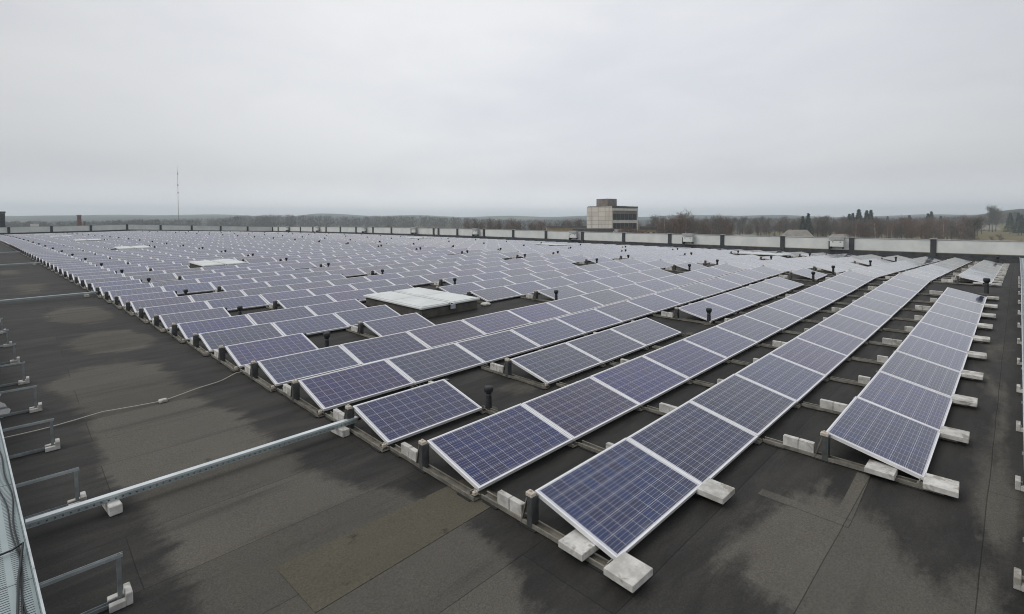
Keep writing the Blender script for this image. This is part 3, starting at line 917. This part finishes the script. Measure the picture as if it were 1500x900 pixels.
# ------------------------------------------------------------------ cable trays on stands, left and right
def sheet(name, quads, m, parent):
    """quads: list of (p00,p10,p11,p01,(lu,lv))"""
    vs=[];fs=[];uvs=[]
    for p0,p1,p2,p3,(lu,lv) in quads:
        b=len(vs); vs+=[tuple(p0),tuple(p1),tuple(p2),tuple(p3)]; fs.append((b,b+1,b+2,b+3)); uvs+=[(0,0),(lu,0),(lu,lv),(0,lv)]
    me=bpy.data.meshes.new(name); me.from_pydata(vs,[],fs); me.materials.append(m)
    u=me.uv_layers.new(name='sheet'); u.data.foreach_set('uv',np.array(uvs,dtype=np.float32).ravel()); me.update()
    return obj(name,me,parent)
def tray(name,label,along,n,seg,W=.62,h=.415):
    """along(t) -> (X,Y) of the inner edge, t in metres; side = outward unit vector"""
    p0,p1,side=along
    root=empty(name,(p0[0],p0[1],roofz(*p0))); tag(root,label,'cable tray')
    off=Vector(root.location)
    d=Vector((p1[0]-p0[0],p1[1]-p0[1],0)); Ln=d.length; d.normalize(); side=Vector(side)
    k=int(Ln/seg)
    for i in range(k):
        a=Vector((p0[0],p0[1],0))+d*(i*seg+.004); b=Vector((p0[0],p0[1],0))+d*((i+1)*seg-.004)
        def P(q,s,z): return Vector((q.x+side.x*s,q.y+side.y*s,roofz(q.x,q.y)+z))-off
        t=sheet('tray_floor',[(P(a,0.002,h),P(a,W-.002,h),P(b,W-.002,h),P(b,0.002,h),(W,seg))],M_TRAY,root)
        sheet('side_lip',[(P(a,0,h),P(b,0,h),P(b,-.012,h+.07),P(a,-.012,h+.07),(seg,.08)),(P(a,W,h),P(b,W,h),P(b,W+.012,h+.07),P(a,W+.012,h+.07),(seg,.08))],M_LIP,t)
        m=MB()
        for s,sg in ((-.012,1),(W+.012,-1)):
            q=[P(a,s,h+.07),P(b,s,h+.07),P(b,s+sg*.014,h+.071),P(a,s+sg*.014,h+.071)]
            m.add(q,[(0,1,2,3)]); m.add([v+Vector((0,0,-.008)) for v in q],[(3,2,1,0)])
            m.add([q[0],q[1],q[1]+Vector((0,0,-.008)),q[0]+Vector((0,0,-.008))],[(3,2,1,0)])
        m.build('lip_edge',M_GALV,t)
    return root
LX0=-3.507
def ledge(Y): return (LX0+LEAN*(Y-1.25)-.055,Y)
tray('cable_tray','grey slotted metal cable tray along the left roof edge with black cables in it',(ledge(-2.2),ledge(60),(-1,0,0)),1,2.0)
# black cables lying in the tray
cables=[]
for k,(s0,amp,ph) in enumerate(((.045,.02,0),(.085,.03,1.7))):
    pts=[]
    for i in range(0,150):
        Y=-2.1+i*.12; x,y=ledge(Y)
        pts.append((x-s0-amp*math.sin(Y*1.3+ph)-.01*math.sin(Y*5+k),y,roofz(x,y)+.427+.003*k))
    o=MB().tube(pts,.0055,6).build('black_cable',M_CABLE,None,True)
    tag(o,['thin black cable lying against the lip of the left tray','thin black cable winding beside the lip in the left tray','thin black cable winding along the middle of the left tray'][k],'cable','cables in the left tray')
x,y=ledge(2.28)
o=MB().tube([(x-.70,y-.22,roofz(x,y)+.50),(x-.5,y-.10,roofz(x,y)+.445),(x-.25,y-.02,roofz(x,y)+.437),(x-.08,y+.02,roofz(x,y)+.44),(x-.02,y+.02,roofz(x,y)+.47),(x-.028,y-.1,roofz(x,y)+.443),(x-.05,y-.5,roofz(x,y)+.441),(x-.06,y-1.6,roofz(x,y)+.441)],.008,6).build('black_cable',M_CABLE,None,True)
tag(o,'black cable crossing the left tray and turning along its lip','cable','cables in the left tray')

SM_ARM=MB().box((-.02,-.021,0),(.02,.021,.006)); 
def stand(Mx,label,group,Wd=.72):
    """origin at the post foot; arm reaches towards -x local"""
    t=empty('tray_stand',mat=Mx); tag(t,label,'tray stand',group)
    m=MB()
    m.box((-.013,-.015,.045),(.017,-.012,.410)); m.box((-.013,-.012,.045),(-.010,.015,.410)); m.box((.014,-.012,.045),(.017,.015,.410))
    m.build('post',M_STAND,t)
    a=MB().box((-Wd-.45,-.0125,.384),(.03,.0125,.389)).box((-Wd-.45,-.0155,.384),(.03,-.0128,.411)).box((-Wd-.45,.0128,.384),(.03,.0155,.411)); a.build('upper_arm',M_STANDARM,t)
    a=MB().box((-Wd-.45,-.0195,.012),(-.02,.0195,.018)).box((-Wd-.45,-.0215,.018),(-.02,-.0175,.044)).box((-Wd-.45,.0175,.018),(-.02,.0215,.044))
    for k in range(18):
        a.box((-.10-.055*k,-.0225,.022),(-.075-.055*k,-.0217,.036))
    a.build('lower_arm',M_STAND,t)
    return t
def stand_block(Mx,label,group):
    m=MB(); m.cbox((-.07,-.095,.0),(.055,.060,.060),.008); m.cbox((.0555,-.095,.0),(.105,.060,.125),.008)
    o=m.build('stand_weight',M_BLOCK); o.matrix_world=Mx@Matrix.Translation((0,-.02,.0025)); tag(o,label,'concrete block',group); return o
YL=[1.68,3.75,5.75,7.76,9.77,11.8,13.85,15.9,17.95,20.0]
for i,Y in enumerate(YL):
    X=-3.096+LEAN*(Y-1.68)
    Mx=frame_at(X,Y)
    Ms=Mx@Matrix.Translation((0,0,.0))
    stand(Ms,f'{ordinal(i+1)} metal stand from the near end under the left cable tray','stands under the left cable tray')
    # the foot rests between two cast blocks
    m=MB(); m.cbox((-.075,.024,.002),(.030,.080,.055),.004).cbox((-.075,-.080,.002),(.030,-.024,.055),.004).cbox((.0295,-.080,.002),(.075,.080,.105),.005)
    o=m.build('stand_weight',M_BLOCK); o.matrix_world=Mx; tag(o,f'pale concrete weight at the foot of the {ordinal(i+1)} left tray stand','concrete weight','weights of the left tray stands')
# right side
RY=-3.47
tray('cable_tray','grey slotted metal cable tray along the right roof edge, seen end on',((-.6,RY+.02),(50,RY+.02-.0),(0,-1,0)),1,2.0)
for i in range(14):
    X=2.16+2.03*i; Y=-3.455
    Mx=frame_at(X,Y)@Matrix.Rotation(R(90),4,'Z')
    stand(Mx,f'{ordinal(i+1)} metal stand from the near end under the right cable tray','stands under the right cable tray')
    m=MB(); m.cbox((-.075,.024,.002),(.030,.080,.055),.004).cbox((-.075,-.080,.002),(.030,-.024,.055),.004).cbox((.0295,-.080,.002),(.075,.080,.105),.005)
    o=m.build('stand_weight',M_BLOCK); o.matrix_world=Mx; tag(o,f'pale concrete weight at the foot of the {ordinal(i+1)} right tray stand','concrete weight','weights of the right tray stands')

# ------------------------------------------------------------------ covered cable channels from the tray to the array
M_CHAN=noisy('channel_galvanised',(.58,.64,.65),(.70,.75,.76),3,.38,.35)
def chan(Y,X0,X1,label,red=False):
    root=empty('cable_channel',mat=frame_at(X0,Y)); tag(root,label,'cable channel','cable channels to the array')
    n=X1-X0
    MB().box((0,-.036,.168),(n,.036,.174)).box((0,-.0375,.150),(n,-.0362,.1745)).box((0,.0362,.150),(n,.0375,.1745)).build('cover',M_CHAN,root)
    vs=MB().box((0,-.034,.104),(n,.034,.107)).box((0,.031,.107),(n,.034,.1675)); vs.build('trough',M_GALV,root)
    sheet('perforated_side',[(Vector((0,-.0345,.107)),Vector((n,-.0345,.107)),Vector((n,-.0345,.1675)),Vector((0,-.0345,.1675)),(n,.06))],M_LIP,root)
    if red:
        MB().tube([(n-.03,0,.137),(n+.05,0,.132)],.022,10).build('cable_sleeve',M_RED,root)
    return root
def chan_block(X,Y,label):
    o=MB().cbox((-.055,-.16,.001),(.055,.16,.1035),.008).build('concrete_block',M_BLOCK); o.matrix_world=frame_at(X,Y)@Matrix.Rotation(.1,4,'Z')
    tag(o,label,'concrete block','blocks under the cable channels')
chan(3.375,-3.62,-.15,'long galvanised cable channel crossing the bare roof nearest the viewer',True)
chan_block(-2.96,3.38,'weathered concrete block under the near cable channel by the left tray')
chan_block(-.41,3.38,'pale concrete block under the near cable channel beside the panels')
chan(22.12,-5.02,-1.37,'galvanised cable channel crossing the bare roof, second from the viewer'); chan_block(-1.7,22.12,'concrete block under the second cable channel beside the panels')
chan(40.6,-6.05,-2.49,'galvanised cable channel crossing the bare roof, third from the viewer'); chan_block(-2.8,40.6,'concrete block under the third cable channel beside the panels')
chan(54.8,-6.9,-3.36,'galvanised cable channel crossing the bare roof, farthest from the viewer')
# lightning wire
pts=[(-3.89,6.58),(-3.34,6.65),(-2.71,6.77),(-1.93,6.69),(-1.33,6.93),(-.93,7.13),(-.61,7.37),(-.43,7.45)]
P3=[]
for i in range(len(pts)-1):
    for k in range(4):
        t=k/4; x=pts[i][0]*(1-t)+pts[i+1][0]*t; y=pts[i][1]*(1-t)+pts[i+1][1]*t; P3.append((x,y,roofz(x,y)+.045-.02*abs(math.sin((i+t)*1.6))))
tag(MB().tube(P3,.0075,6).build('earthing_wire',M_WIRE,None,True),'thin pale wire running over the bare roof to the panel edge','wire')
o=MB().cbox((-.06,-.05,.001),(.06,.05,.055),.012).build('wire_holder',M_BLOCK); o.matrix_world=frame_at(-1.93,6.69); tag(o,'small concrete holder under the thin pale wire','concrete holder')

# ------------------------------------------------------------------ distant buildings
M_CONC=mat('concrete_panels',(.4,.38,.35),.85); g=G(M_CONC)
co=g.n('ShaderNodeTexCoord').outputs['Object']
br=g.n('ShaderNodeTexBrick'); br.offset=0; g.link(g.mapping(co,(1,1,1),(R(90),0,0)),br.inputs['Vector'])
sx_=g.n('ShaderNodeSeparateXYZ'); g.link(co,sx_.inputs[0]); cb_=g.n('ShaderNodeCombineXYZ')
g.link(g.math('ADD',sx_.outputs[0],sx_.outputs[1]),cb_.inputs[0]); g.link(sx_.outputs[2],cb_.inputs[1]); g.link(cb_.outputs[0],br.inputs['Vector'])
br.inputs['Color1'].default_value=(.54,.495,.43,1); br.inputs['Color2'].default_value=(.68,.63,.56,1); br.inputs['Mortar'].default_value=(.22,.2,.18,1)
br.inputs['Scale'].default_value=1; br.inputs['Mortar Size'].default_value=.06; br.inputs['Brick Width'].default_value=3.6; br.inputs['Row Height'].default_value=1.75
st_n=g.noise(g.mapping(co,(1,1,.25)),.5,5,.6)
g.link(g.mix(g.ramp(st_n,.45,.75,0,.4),br.outputs['Color'],(.2,.18,.16)),g.b.inputs['Base Color'])
M_BRICKD=noisy('dark_brick',(.17,.14,.125),(.26,.215,.195),.6,.9)
M_WIN=mat('dark_window',(.025,.03,.035),.15)
M_BAND=noisy('pale_band',(.58,.57,.54),(.72,.71,.68),.6,.8)
M_YEL=noisy('ochre_wall',(.26,.20,.11),(.36,.28,.16),.4,.9)
M_ROOFD=noisy('dark_roofing',(.06,.06,.06),(.11,.105,.10),.5,.9)
M_ETER=noisy('grey_roof_sheet',(.20,.185,.165),(.28,.262,.235),.5,.9)
M_REDB=noisy('red_brick',(.15,.05,.04),(.22,.08,.065),1.0,.9)
def at(px,dist,rot):
    x,y=far_pt(px,dist); a=bearing(px)
    return Matrix.Translation((x,y,GZ))@Matrix.Rotation(a-math.pi/2+rot,4,'Z')   # local +y points away from the viewer
def bld(name,px,dist,rot,label,cat='building'):
    t=empty(name,mat=at(px,dist,rot)); tag(t,label,cat); return t
# main block: corner towards us; blank wall on the left, window bands on the right
b=bld('concrete_building',896.5,205,R(-40),'pale five-storey concrete building with blank left wall and dark penthouse')
S=1.0
TL,TW,H=13.6,13.5,17.9
MB().box((-TL,0,0),(0,10,H)).build('wall',M_CONC,b)
MB().box((-TL+.3,.3,H+.002),(-.3,9.7,H+.25)).build('roof',M_ROOFD,b)
MB().box((-TL+4.6,.8,H+.26),(-TL+10.6,6.5,H+3.2)).build('penthouse',M_BRICKD,b)
b2=bld('concrete_wing',897.3,205,R(40),'concrete wing with bands of broken windows right of the blank concrete tower')
MB().box((.2,.25,0),(13.0,9,17.2)).build('wall',M_BRICKD,b2)
MB().box((-.05,-.02,17.25),(13.4,9,18.0)).build('roof_edge',M_ROOFD,b2)
MB().box((.0,.0,16.2),(13.3,.24,17.15)).build('parapet_band',M_BAND,b2)
for k,z in enumerate((12.3,8.6,4.9,1.2)):
    nx_=13.2 if k==0 else 4.6
    MB().box((.0,.02,z-1.1),(nx_,.24,z+.1)).build('sill_band',M_BAND if k else M_BAND,b2)
    for j in range(6 if k<2 else 6):
        x0=.5+2.05*j
        MB().box((x0,.14,z+.25),(x0+1.75,.245,z+2.6)).build('window',M_WIN,b2)
MB().box((13.0,.0,0),(13.4,9,17.2)).build('end_wall',M_BAND,b2)
b=bld('low_factory',872,190,R(0),'low grey building with a row of dark windows in front of the concrete tower')
MB().box((-8,0,0),(6.5,8,8.2)).build('wall',M_ETER,b); MB().box((-8.4,-.4,8.25),(7.0,8.4,9.2)).build('roof',M_ROOFD,b)
for j in range(8): MB().box((-7.2+1.45*j,-.05,6.0),(-6.0+1.45*j,.06,7.2)).build('window',M_WIN,b)
b=bld('ochre_shed',830,230,R(5),'long ochre shed with a flat roof left of the concrete tower')
MB().box((-9,0,0),(10,8,9.2)).build('wall',M_YEL,b); MB().box((-9.3,-.3,9.25),(10.3,8.3,9.6)).build('roof',M_ROOFD,b)
b=bld('small_annex',950,225,R(10),'small pale annex with windows among the trees right of the concrete tower')
MB().box((-3.5,0,0),(3.2,6,8.2)).build('wall',M_YEL,b); MB().box((-3.8,-.3,8.25),(3.5,6.3,9.7)).build('roof',M_ROOFD,b)
for j in range(5): MB().box((-2.9+1.2*j,-.05,6.2),(-2.2+1.2*j,.06,7.2)).build('window',M_BAND if j%2 else M_WIN,b)
def house(px,dist,W,Dp,eave,ridge,rot,label):
    b=bld('house',px,dist,rot,label,'house')
    MB().box((-W/2,-Dp/2,0),(W/2,Dp/2,eave)).build('wall',M_BRICKD,b)
    o=.5; hx=W*.32
    r_=MB(); r_.add([(-W/2-o,-Dp/2-o,eave),(W/2+o,-Dp/2-o,eave),(W/2+o,Dp/2+o,eave),(-W/2-o,Dp/2+o,eave),(-hx,0,ridge),(hx,0,ridge)],[(0,1,5,4),(2,3,4,5),(1,2,5),(3,0,4),(3,2,1,0)])
    rr=r_.build('roof',M_ETER,b)
    MB().box((-hx*.5-.3,-.3,ridge-.6),(-hx*.5+.3,.3,ridge+1.0)).build('chimney',M_REDB,rr)
    for j in range(4): MB().box((-W*.38+W*.22*j,-Dp/2-.06,1.0),(-W*.38+W*.22*j+1.2,-Dp/2+.03,2.3)).build('window',M_WIN,b)
house(1168,318,14.5,9,3.2,7.2,R(8),'long house with a pale grey hipped roof beyond the parapet')
house(1231,325,11,8,2.6,4.9,R(-10),'smaller house with a dull grey roof half hidden among brown trees')
house(1015+75,330,16,7,2.0,4.0,R(4),'low shed roof just showing above the white parapet')
house(1446,640,16,9,4,8,R(20),'small farmhouse at the top of the meadow on the right hillside')
b=bld('brick_chimney',116,330,0,'short red brick chimney stack standing above the far left parapet','chimney')
MB().tube([(0,0,0),(0,0,15)],[1.0,.85],12).build('shaft',M_REDB,b); MB().tube([(0,0,14.4),(0,0,15.05)],[1.0,1.0],12).build('rim',M_BRICKD,b)
b=bld('brick_chimney',123.5,380,0,'smaller brick stack just right of the red chimney','chimney')
MB().tube([(0,0,0),(0,0,11.5)],[.6,.5],10).build('shaft',M_REDB,b); MB().tube([(0,0,11.2),(0,0,11.9)],[.6,.6],10).build('rim',M_BRICKD,b)
b=bld('dark_tower',0,150,0,'dark square tower block cut by the left edge of the picture')
MB().box((-2,-2,0),(.75,2,13.6)).build('wall',M_DARKP,b); MB().box((-2.1,-2.1,13.65),(.85,2.1,14.0)).build('roof',M_ROOFD,b)
b=bld('low_depot',25,175,0,'low pale building beyond the left parapet with a small roof unit')
MB().box((-14,0,0),(6,8,9.2)).build('wall',M_WHITEP,b); MB().box((-14.2,-.2,9.25),(6.2,8.2,9.5)).build('roof',M_CAP,b)
MB().box((2.4,2,9.55),(4.0,3.6,11.3)).build('roof_unit',M_BAND,b)
# guyed mast
b=bld('radio_mast',261.5,700,0,'thin guyed radio mast rising above the hazy hills on the left','mast')
for (z0,z1,w_) in ((0,40,.28),(40,70,.22)):
    m=MB(); m.tube([(0,0,z0),(0,0,z1)],[w_,w_*.85],6)
    m.build('lattice_shaft',M_BRICKD if z0==0 else M_CAP,b)
MB().tube([(0,0,70),(0,0,76)],[.1,.05],5).build('aerial',M_CAP,b)
for z in (44,53,66): MB().lathe([(.7,0),(.7,1.2)],8,(0,0,z)).build('antenna_ring',M_BRICKD,b)
for k in range(3):
    t=2*math.pi*k/3+.4
    MB().tube([(0,0,60),(35*math.cos(t),35*math.sin(t),0)],.02,3).build('guy_wire',M_CAP,b)

# ------------------------------------------------------------------ trees
M_BARK=noisy('bark_brown',(.05,.04,.034),(.09,.072,.06),2,.95)
M_BIRCH=noisy('bark_birch',(.38,.36,.33),(.62,.6,.57),1.2,.9)
M_TWIG=noisy('twigs_brown',(.10,.073,.058),(.155,.115,.09),.5,.95,obj_random=.25)
M_TWIGR=noisy('twigs_russet',(.115,.070,.052),(.165,.105,.078),.5,.95,obj_random=.2)
M_TWIGG=noisy('twigs_grey',(.085,.075,.066),(.14,.123,.108),.5,.95,obj_random=.2)
M_NEEDLE=noisy('needles_dark',(.014,.026,.018),(.035,.055,.036),.8,.9,obj_random=.2)
def tri(V,F,p,d,ln,w,rr):
    d=d.normalized(); s=d.cross(Vector((rr.uniform(-1,1),rr.uniform(-1,1),rr.uniform(-1,1))))
    if s.length<1e-3: return
    s.normalize(); b=len(V)
    V+= [tuple(p-s*w),tuple(p+s*w),tuple(p+d*ln)]; F.append((b,b+1,b+2))
def deciduous(seed,h,spread,barkm,twigm,twigs=1150,tw=.05):
    rr=random.Random(seed); tm=MB(); V=[];F=[]
    lean=Vector((rr.uniform(-.06,.06),rr.uniform(-.06,.06),1))
    tp=[Vector((0,0,0))+lean*(h*.82*t) for t in (0,.3,.6,1)]
    tm.tube(tp,[h*.014,h*.011,h*.008,h*.003],6)
    tips=[]
    nl=rr.randint(9,13)
    for i in range(nl):
        t=rr.uniform(.28,.95); p=lean*(h*.82*t); az=rr.uniform(0,6.28)
        ln=h*spread*(1.05-.6*t)*rr.uniform(.7,1.15)
        d=Vector((math.cos(az),math.sin(az),rr.uniform(.5,1.15))).normalized()
        e=p+d*ln*.55; e2=e+(d+Vector((0,0,.5))).normalized()*ln*.5
        tm.tube([p,e,e2],[h*.006*(1.2-t),h*.004*(1.2-t),h*.0015],4)
        tips+=[(p.lerp(e,.5),d),(e,d),(e.lerp(e2,.5),d),(e2,d)]
    tips+=[(lean*(h*.82*t),lean) for t in (.7,.85,1)]
    for k in range(twigs):
        p,d=rr.choice(tips); q=p+Vector((rr.gauss(0,1),rr.gauss(0,1),rr.gauss(0,1)))*h*.045
        dd=d*.6+Vector((rr.uniform(-1,1),rr.uniform(-1,1),rr.uniform(-.1,1.3)))
        tri(V,F,q,dd,h*rr.uniform(.05,.13),tw*rr.uniform(.6,1.5),rr)
    cmesh=bpy.data.meshes.new('crown'); cmesh.from_pydata(V,[],F); cmesh.materials.append(twigm); cmesh.update()
    return tm.mesh('trunk',barkm),cmesh
def conifer(seed,h):
    rr=random.Random(seed); tm=MB().tube([(0,0,0),(0,0,h)],[h*.014,.02],6); V=[];F=[]
    for k in range(1700):
        t=rr.random()**1.25; z=h*(.12+.88*t); rmax=h*.21*(1-t)**1.05+.04; az=rr.uniform(0,6.28)
        rr_=rmax*rr.uniform(.25,1)*(1+.25*math.sin(az*3+z))
        p=Vector((math.cos(az)*rr_,math.sin(az)*rr_,z)); d=Vector((math.cos(az),math.sin(az),rr.uniform(-.7,.1)))
        tri(V,F,p,d,h*rr.uniform(.03,.07),h*.013*rr.uniform(.6,1.4),rr)
    cmesh=bpy.data.meshes.new('crown'); cmesh.from_pydata(V,[],F); cmesh.materials.append(M_NEEDLE); cmesh.update()
    return tm.mesh('trunk',M_BARK),cmesh
DEC=[deciduous(10+i,15,.34,M_BARK,(M_TWIG,M_TWIG,M_TWIGR,M_TWIGG)[i%4]) for i in range(8)]
BIR=[deciduous(40+i,16,.22,M_BIRCH,M_TWIGR,900,.045) for i in range(4)]
CON=[conifer(60+i,16) for i in range(3)]
BUSH=[deciduous(80+i,5,.55,M_BARK,(M_TWIGR,M_TWIG)[i%2],420,.04) for i in range(3)]
def ground_at(x,y):
    return terrain_h(math.hypot(x-CAM.x,y-CAM.y),math.atan2(y-CAM.y,x-CAM.x))
def plant(kind,meshes,px,dist,h,label,cat,group,name,ref=15.0):
    x,y=far_pt(px,dist)
    t=empty(name,(x,y,ground_at(x,y)-.1)); s=h/ref; t.scale=(s*random.uniform(.9,1.15),s*random.uniform(.9,1.15),s); t.rotation_euler=(0,0,random.uniform(0,6.28))
    tag(t,label,cat,group); obj('trunk',meshes[0],t); obj('crown',meshes[1],t)
rt=random.Random(3)
def top_h(px,dist,ytop):    # height of a tree whose tip reaches image row ytop
    x,y=far_pt(px,dist); return (CAM.z-ground_at(x,y))+(324-ytop+1.8)/FPX*dist
BUILD_PX=(1148,1250)
# russet trees left of the tower
for px,yt in ((686,322),(700,320),(704,325),(720,318.5),(724,323),(733,321),(742,324),(752,318.5),(757,320),(762,323),(779,325),(783,326),(794,322.5),(798,326),(807,325),(816,327),(822,322),(834,320),(846,319),(838,324),(850,321)):
    dist=rt.uniform(260,330); plant('d',DEC[rt.choice((2,6,0,4))],px,dist,top_h(px,dist,yt),'bare russet tree beyond the parapet left of the concrete tower','tree','russet trees left of the tower','bare_tree')
for px,yt in ((905,330),(913,331),(921,329),(929,332),(936,330),(944,334),(912,334),(926,334)):
    dist=rt.uniform(165,185); plant('d',BIR[rt.randrange(4)],px,dist,top_h(px,dist,yt),'slim reddish birch in front of the broken-windowed wing','tree','birches before the wing','birch_tree',16)
for px,yt in ((958,316),(962,322),(969,314),(975,316),(981,312),(986,317),(990,314),(995,310),(1000,315),(1004,311),(1010,318),(1018,314),(1024,320),(1030,321),(1036,314),(1042,322),(1048,316),(1053,320),(1058,315),(1063,318),(1068,324),(940,326),(952,325)):
    dist=rt.uniform(235,300); plant('d',(DEC+BIR)[rt.randrange(12)],px,dist,top_h(px,dist,yt),'bare tree in the tall clump just right of the concrete tower','tree','tall bare trees right of the tower','bare_tree')
for k in range(80):
    px=rt.uniform(1066,1245); dist=rt.uniform(350,470) if px<1250 else 330; yt=rt.uniform(318,331)
    plant('d',DEC[rt.randrange(8)],px,dist,max(7,top_h(px,dist,yt)),'bare brown tree behind the grey-roofed houses','tree','bare trees behind the houses','bare_tree')
for px,yt,lab in ((1176,319.5,'dark spruce left of the pair behind the long grey-roofed house'),(1184,316,'taller dark spruce behind the right end of the long grey-roofed house'),(1244,317,'dark spruce at the left of the tall spruce group'),(1249,316,'second dark spruce from the left in the tall spruce group'),(1258,311.5,'tallest dark spruce, in the middle of the spruce group'),(1269.5,313,'dark pointed spruce just right of the tallest spruce'),(1275.5,312.5,'dark pointed spruce at the right of the tall spruce group')):
    dist=345 if px<1200 else 420
    plant('c',CON[rt.randrange(3)],px,dist,top_h(px,dist,yt),lab,'spruce','dark spruces on the right','spruce_tree',16)
for px,yt in ((1359,317),(1364,315),(1332,319),(1300,320),(1378,320),(1480,317),(1492,317),(1497,319)):
    dist=rt.uniform(520,640); plant('c',CON[rt.randrange(3)],px,dist,top_h(px,dist,yt),'hazy dark spruce standing among bare trees towards the right edge','spruce','hazy spruces on the right','spruce_tree',16)
for k in range(130):
    px=rt.uniform(1242,1428); dist=rt.uniform(300,520); yt=rt.uniform(320,332)-max(0,(px-1390))*.06
    plant('d',(DEC+BIR+BIR)[rt.randrange(16)],px,dist,max(6,top_h(px,dist,yt)),'bare tree in the dense brown wood beyond the right parapet','tree','dense brown wood on the right','bare_tree')
for px,yt,d_ in ((1449,309),(1455,307),(1459,310)) and ((1449,310,600),(1454,308,600),(1459,310,610),(1438,318,560),(1468,318,700),(1475,316,720),(1486,315,720),(1432,320,520)):
    plant('d',DEC[rt.randrange(8)],px,d_,top_h(px,d_,yt),'bare dark tree on the hillside above the meadow','tree','trees above the meadow','bare_tree')
for k in range(70):
    px=rt.uniform(960,1500); dist=rt.uniform(285,420)
    plant('b',BUSH[rt.randrange(3)],px,dist,rt.uniform(3,6),'low russet bush beyond the right half of the parapet','bush','bushes beyond the parapet','bare_bush',5)
# the hazy woods further off read as one mass
V=[];F=[]
def mass(px,dist,h,n,w):
    x,y=far_pt(px,dist); z=ground_at(x,y); base=len(V)
    sp=h*.30
    for k in range(n):
        t=rt.random(); az=rt.uniform(0,6.28); rr_=sp*math.sqrt(rt.random())*(.55+.75*math.sin(math.pi*min(1,t*.9+.12)))
        p=Vector((x+rr_*math.cos(az),y+rr_*math.sin(az),z+h*(.12+.80*t)))
        tri(V,F,p,Vector((rt.uniform(-.8,.8),rt.uniform(-.8,.8),rt.uniform(.2,1.4))),h*rt.uniform(.08,.2),w*rt.uniform(.5,1.4),rt)
    tri(V,F,Vector((x,y,z)),Vector((0,0,1)),h*.8,.25,rt)
def ytop_wood(px):
    return np.interp(px,[-60,60,150,200,262,300,330,350,400,470,520,560,600,640,700,760,860,960,1060,1150,1250,1340,1440,1520],[326,325,324.5,322.5,323,321.5,321,317.5,316.5,317,319,317,317.5,318.5,321,323,323,322,321,321,321,321,319,319])
for k in range(1900):
    px=rt.uniform(-80,1540); dist=rt.uniform(520,1000)
    yt=ytop_wood(px)+abs(rt.gauss(0,2.2))
    if px>1424 and dist<820: continue
    mass(px,dist,max(6,top_h(px,dist,yt)),90,.16)
me=bpy.data.meshes.new('far_woods'); me.from_pydata(V,[],F); me.materials.append(M_TWIGG); me.update()
tag(obj('far_woods',me),'hazy grey band of distant leafless woods along the horizon','woods',None,'stuff')
print('objects',len(bpy.data.objects),'panels',len(PAN),'brackets',len(BR),'blocks',nblk)
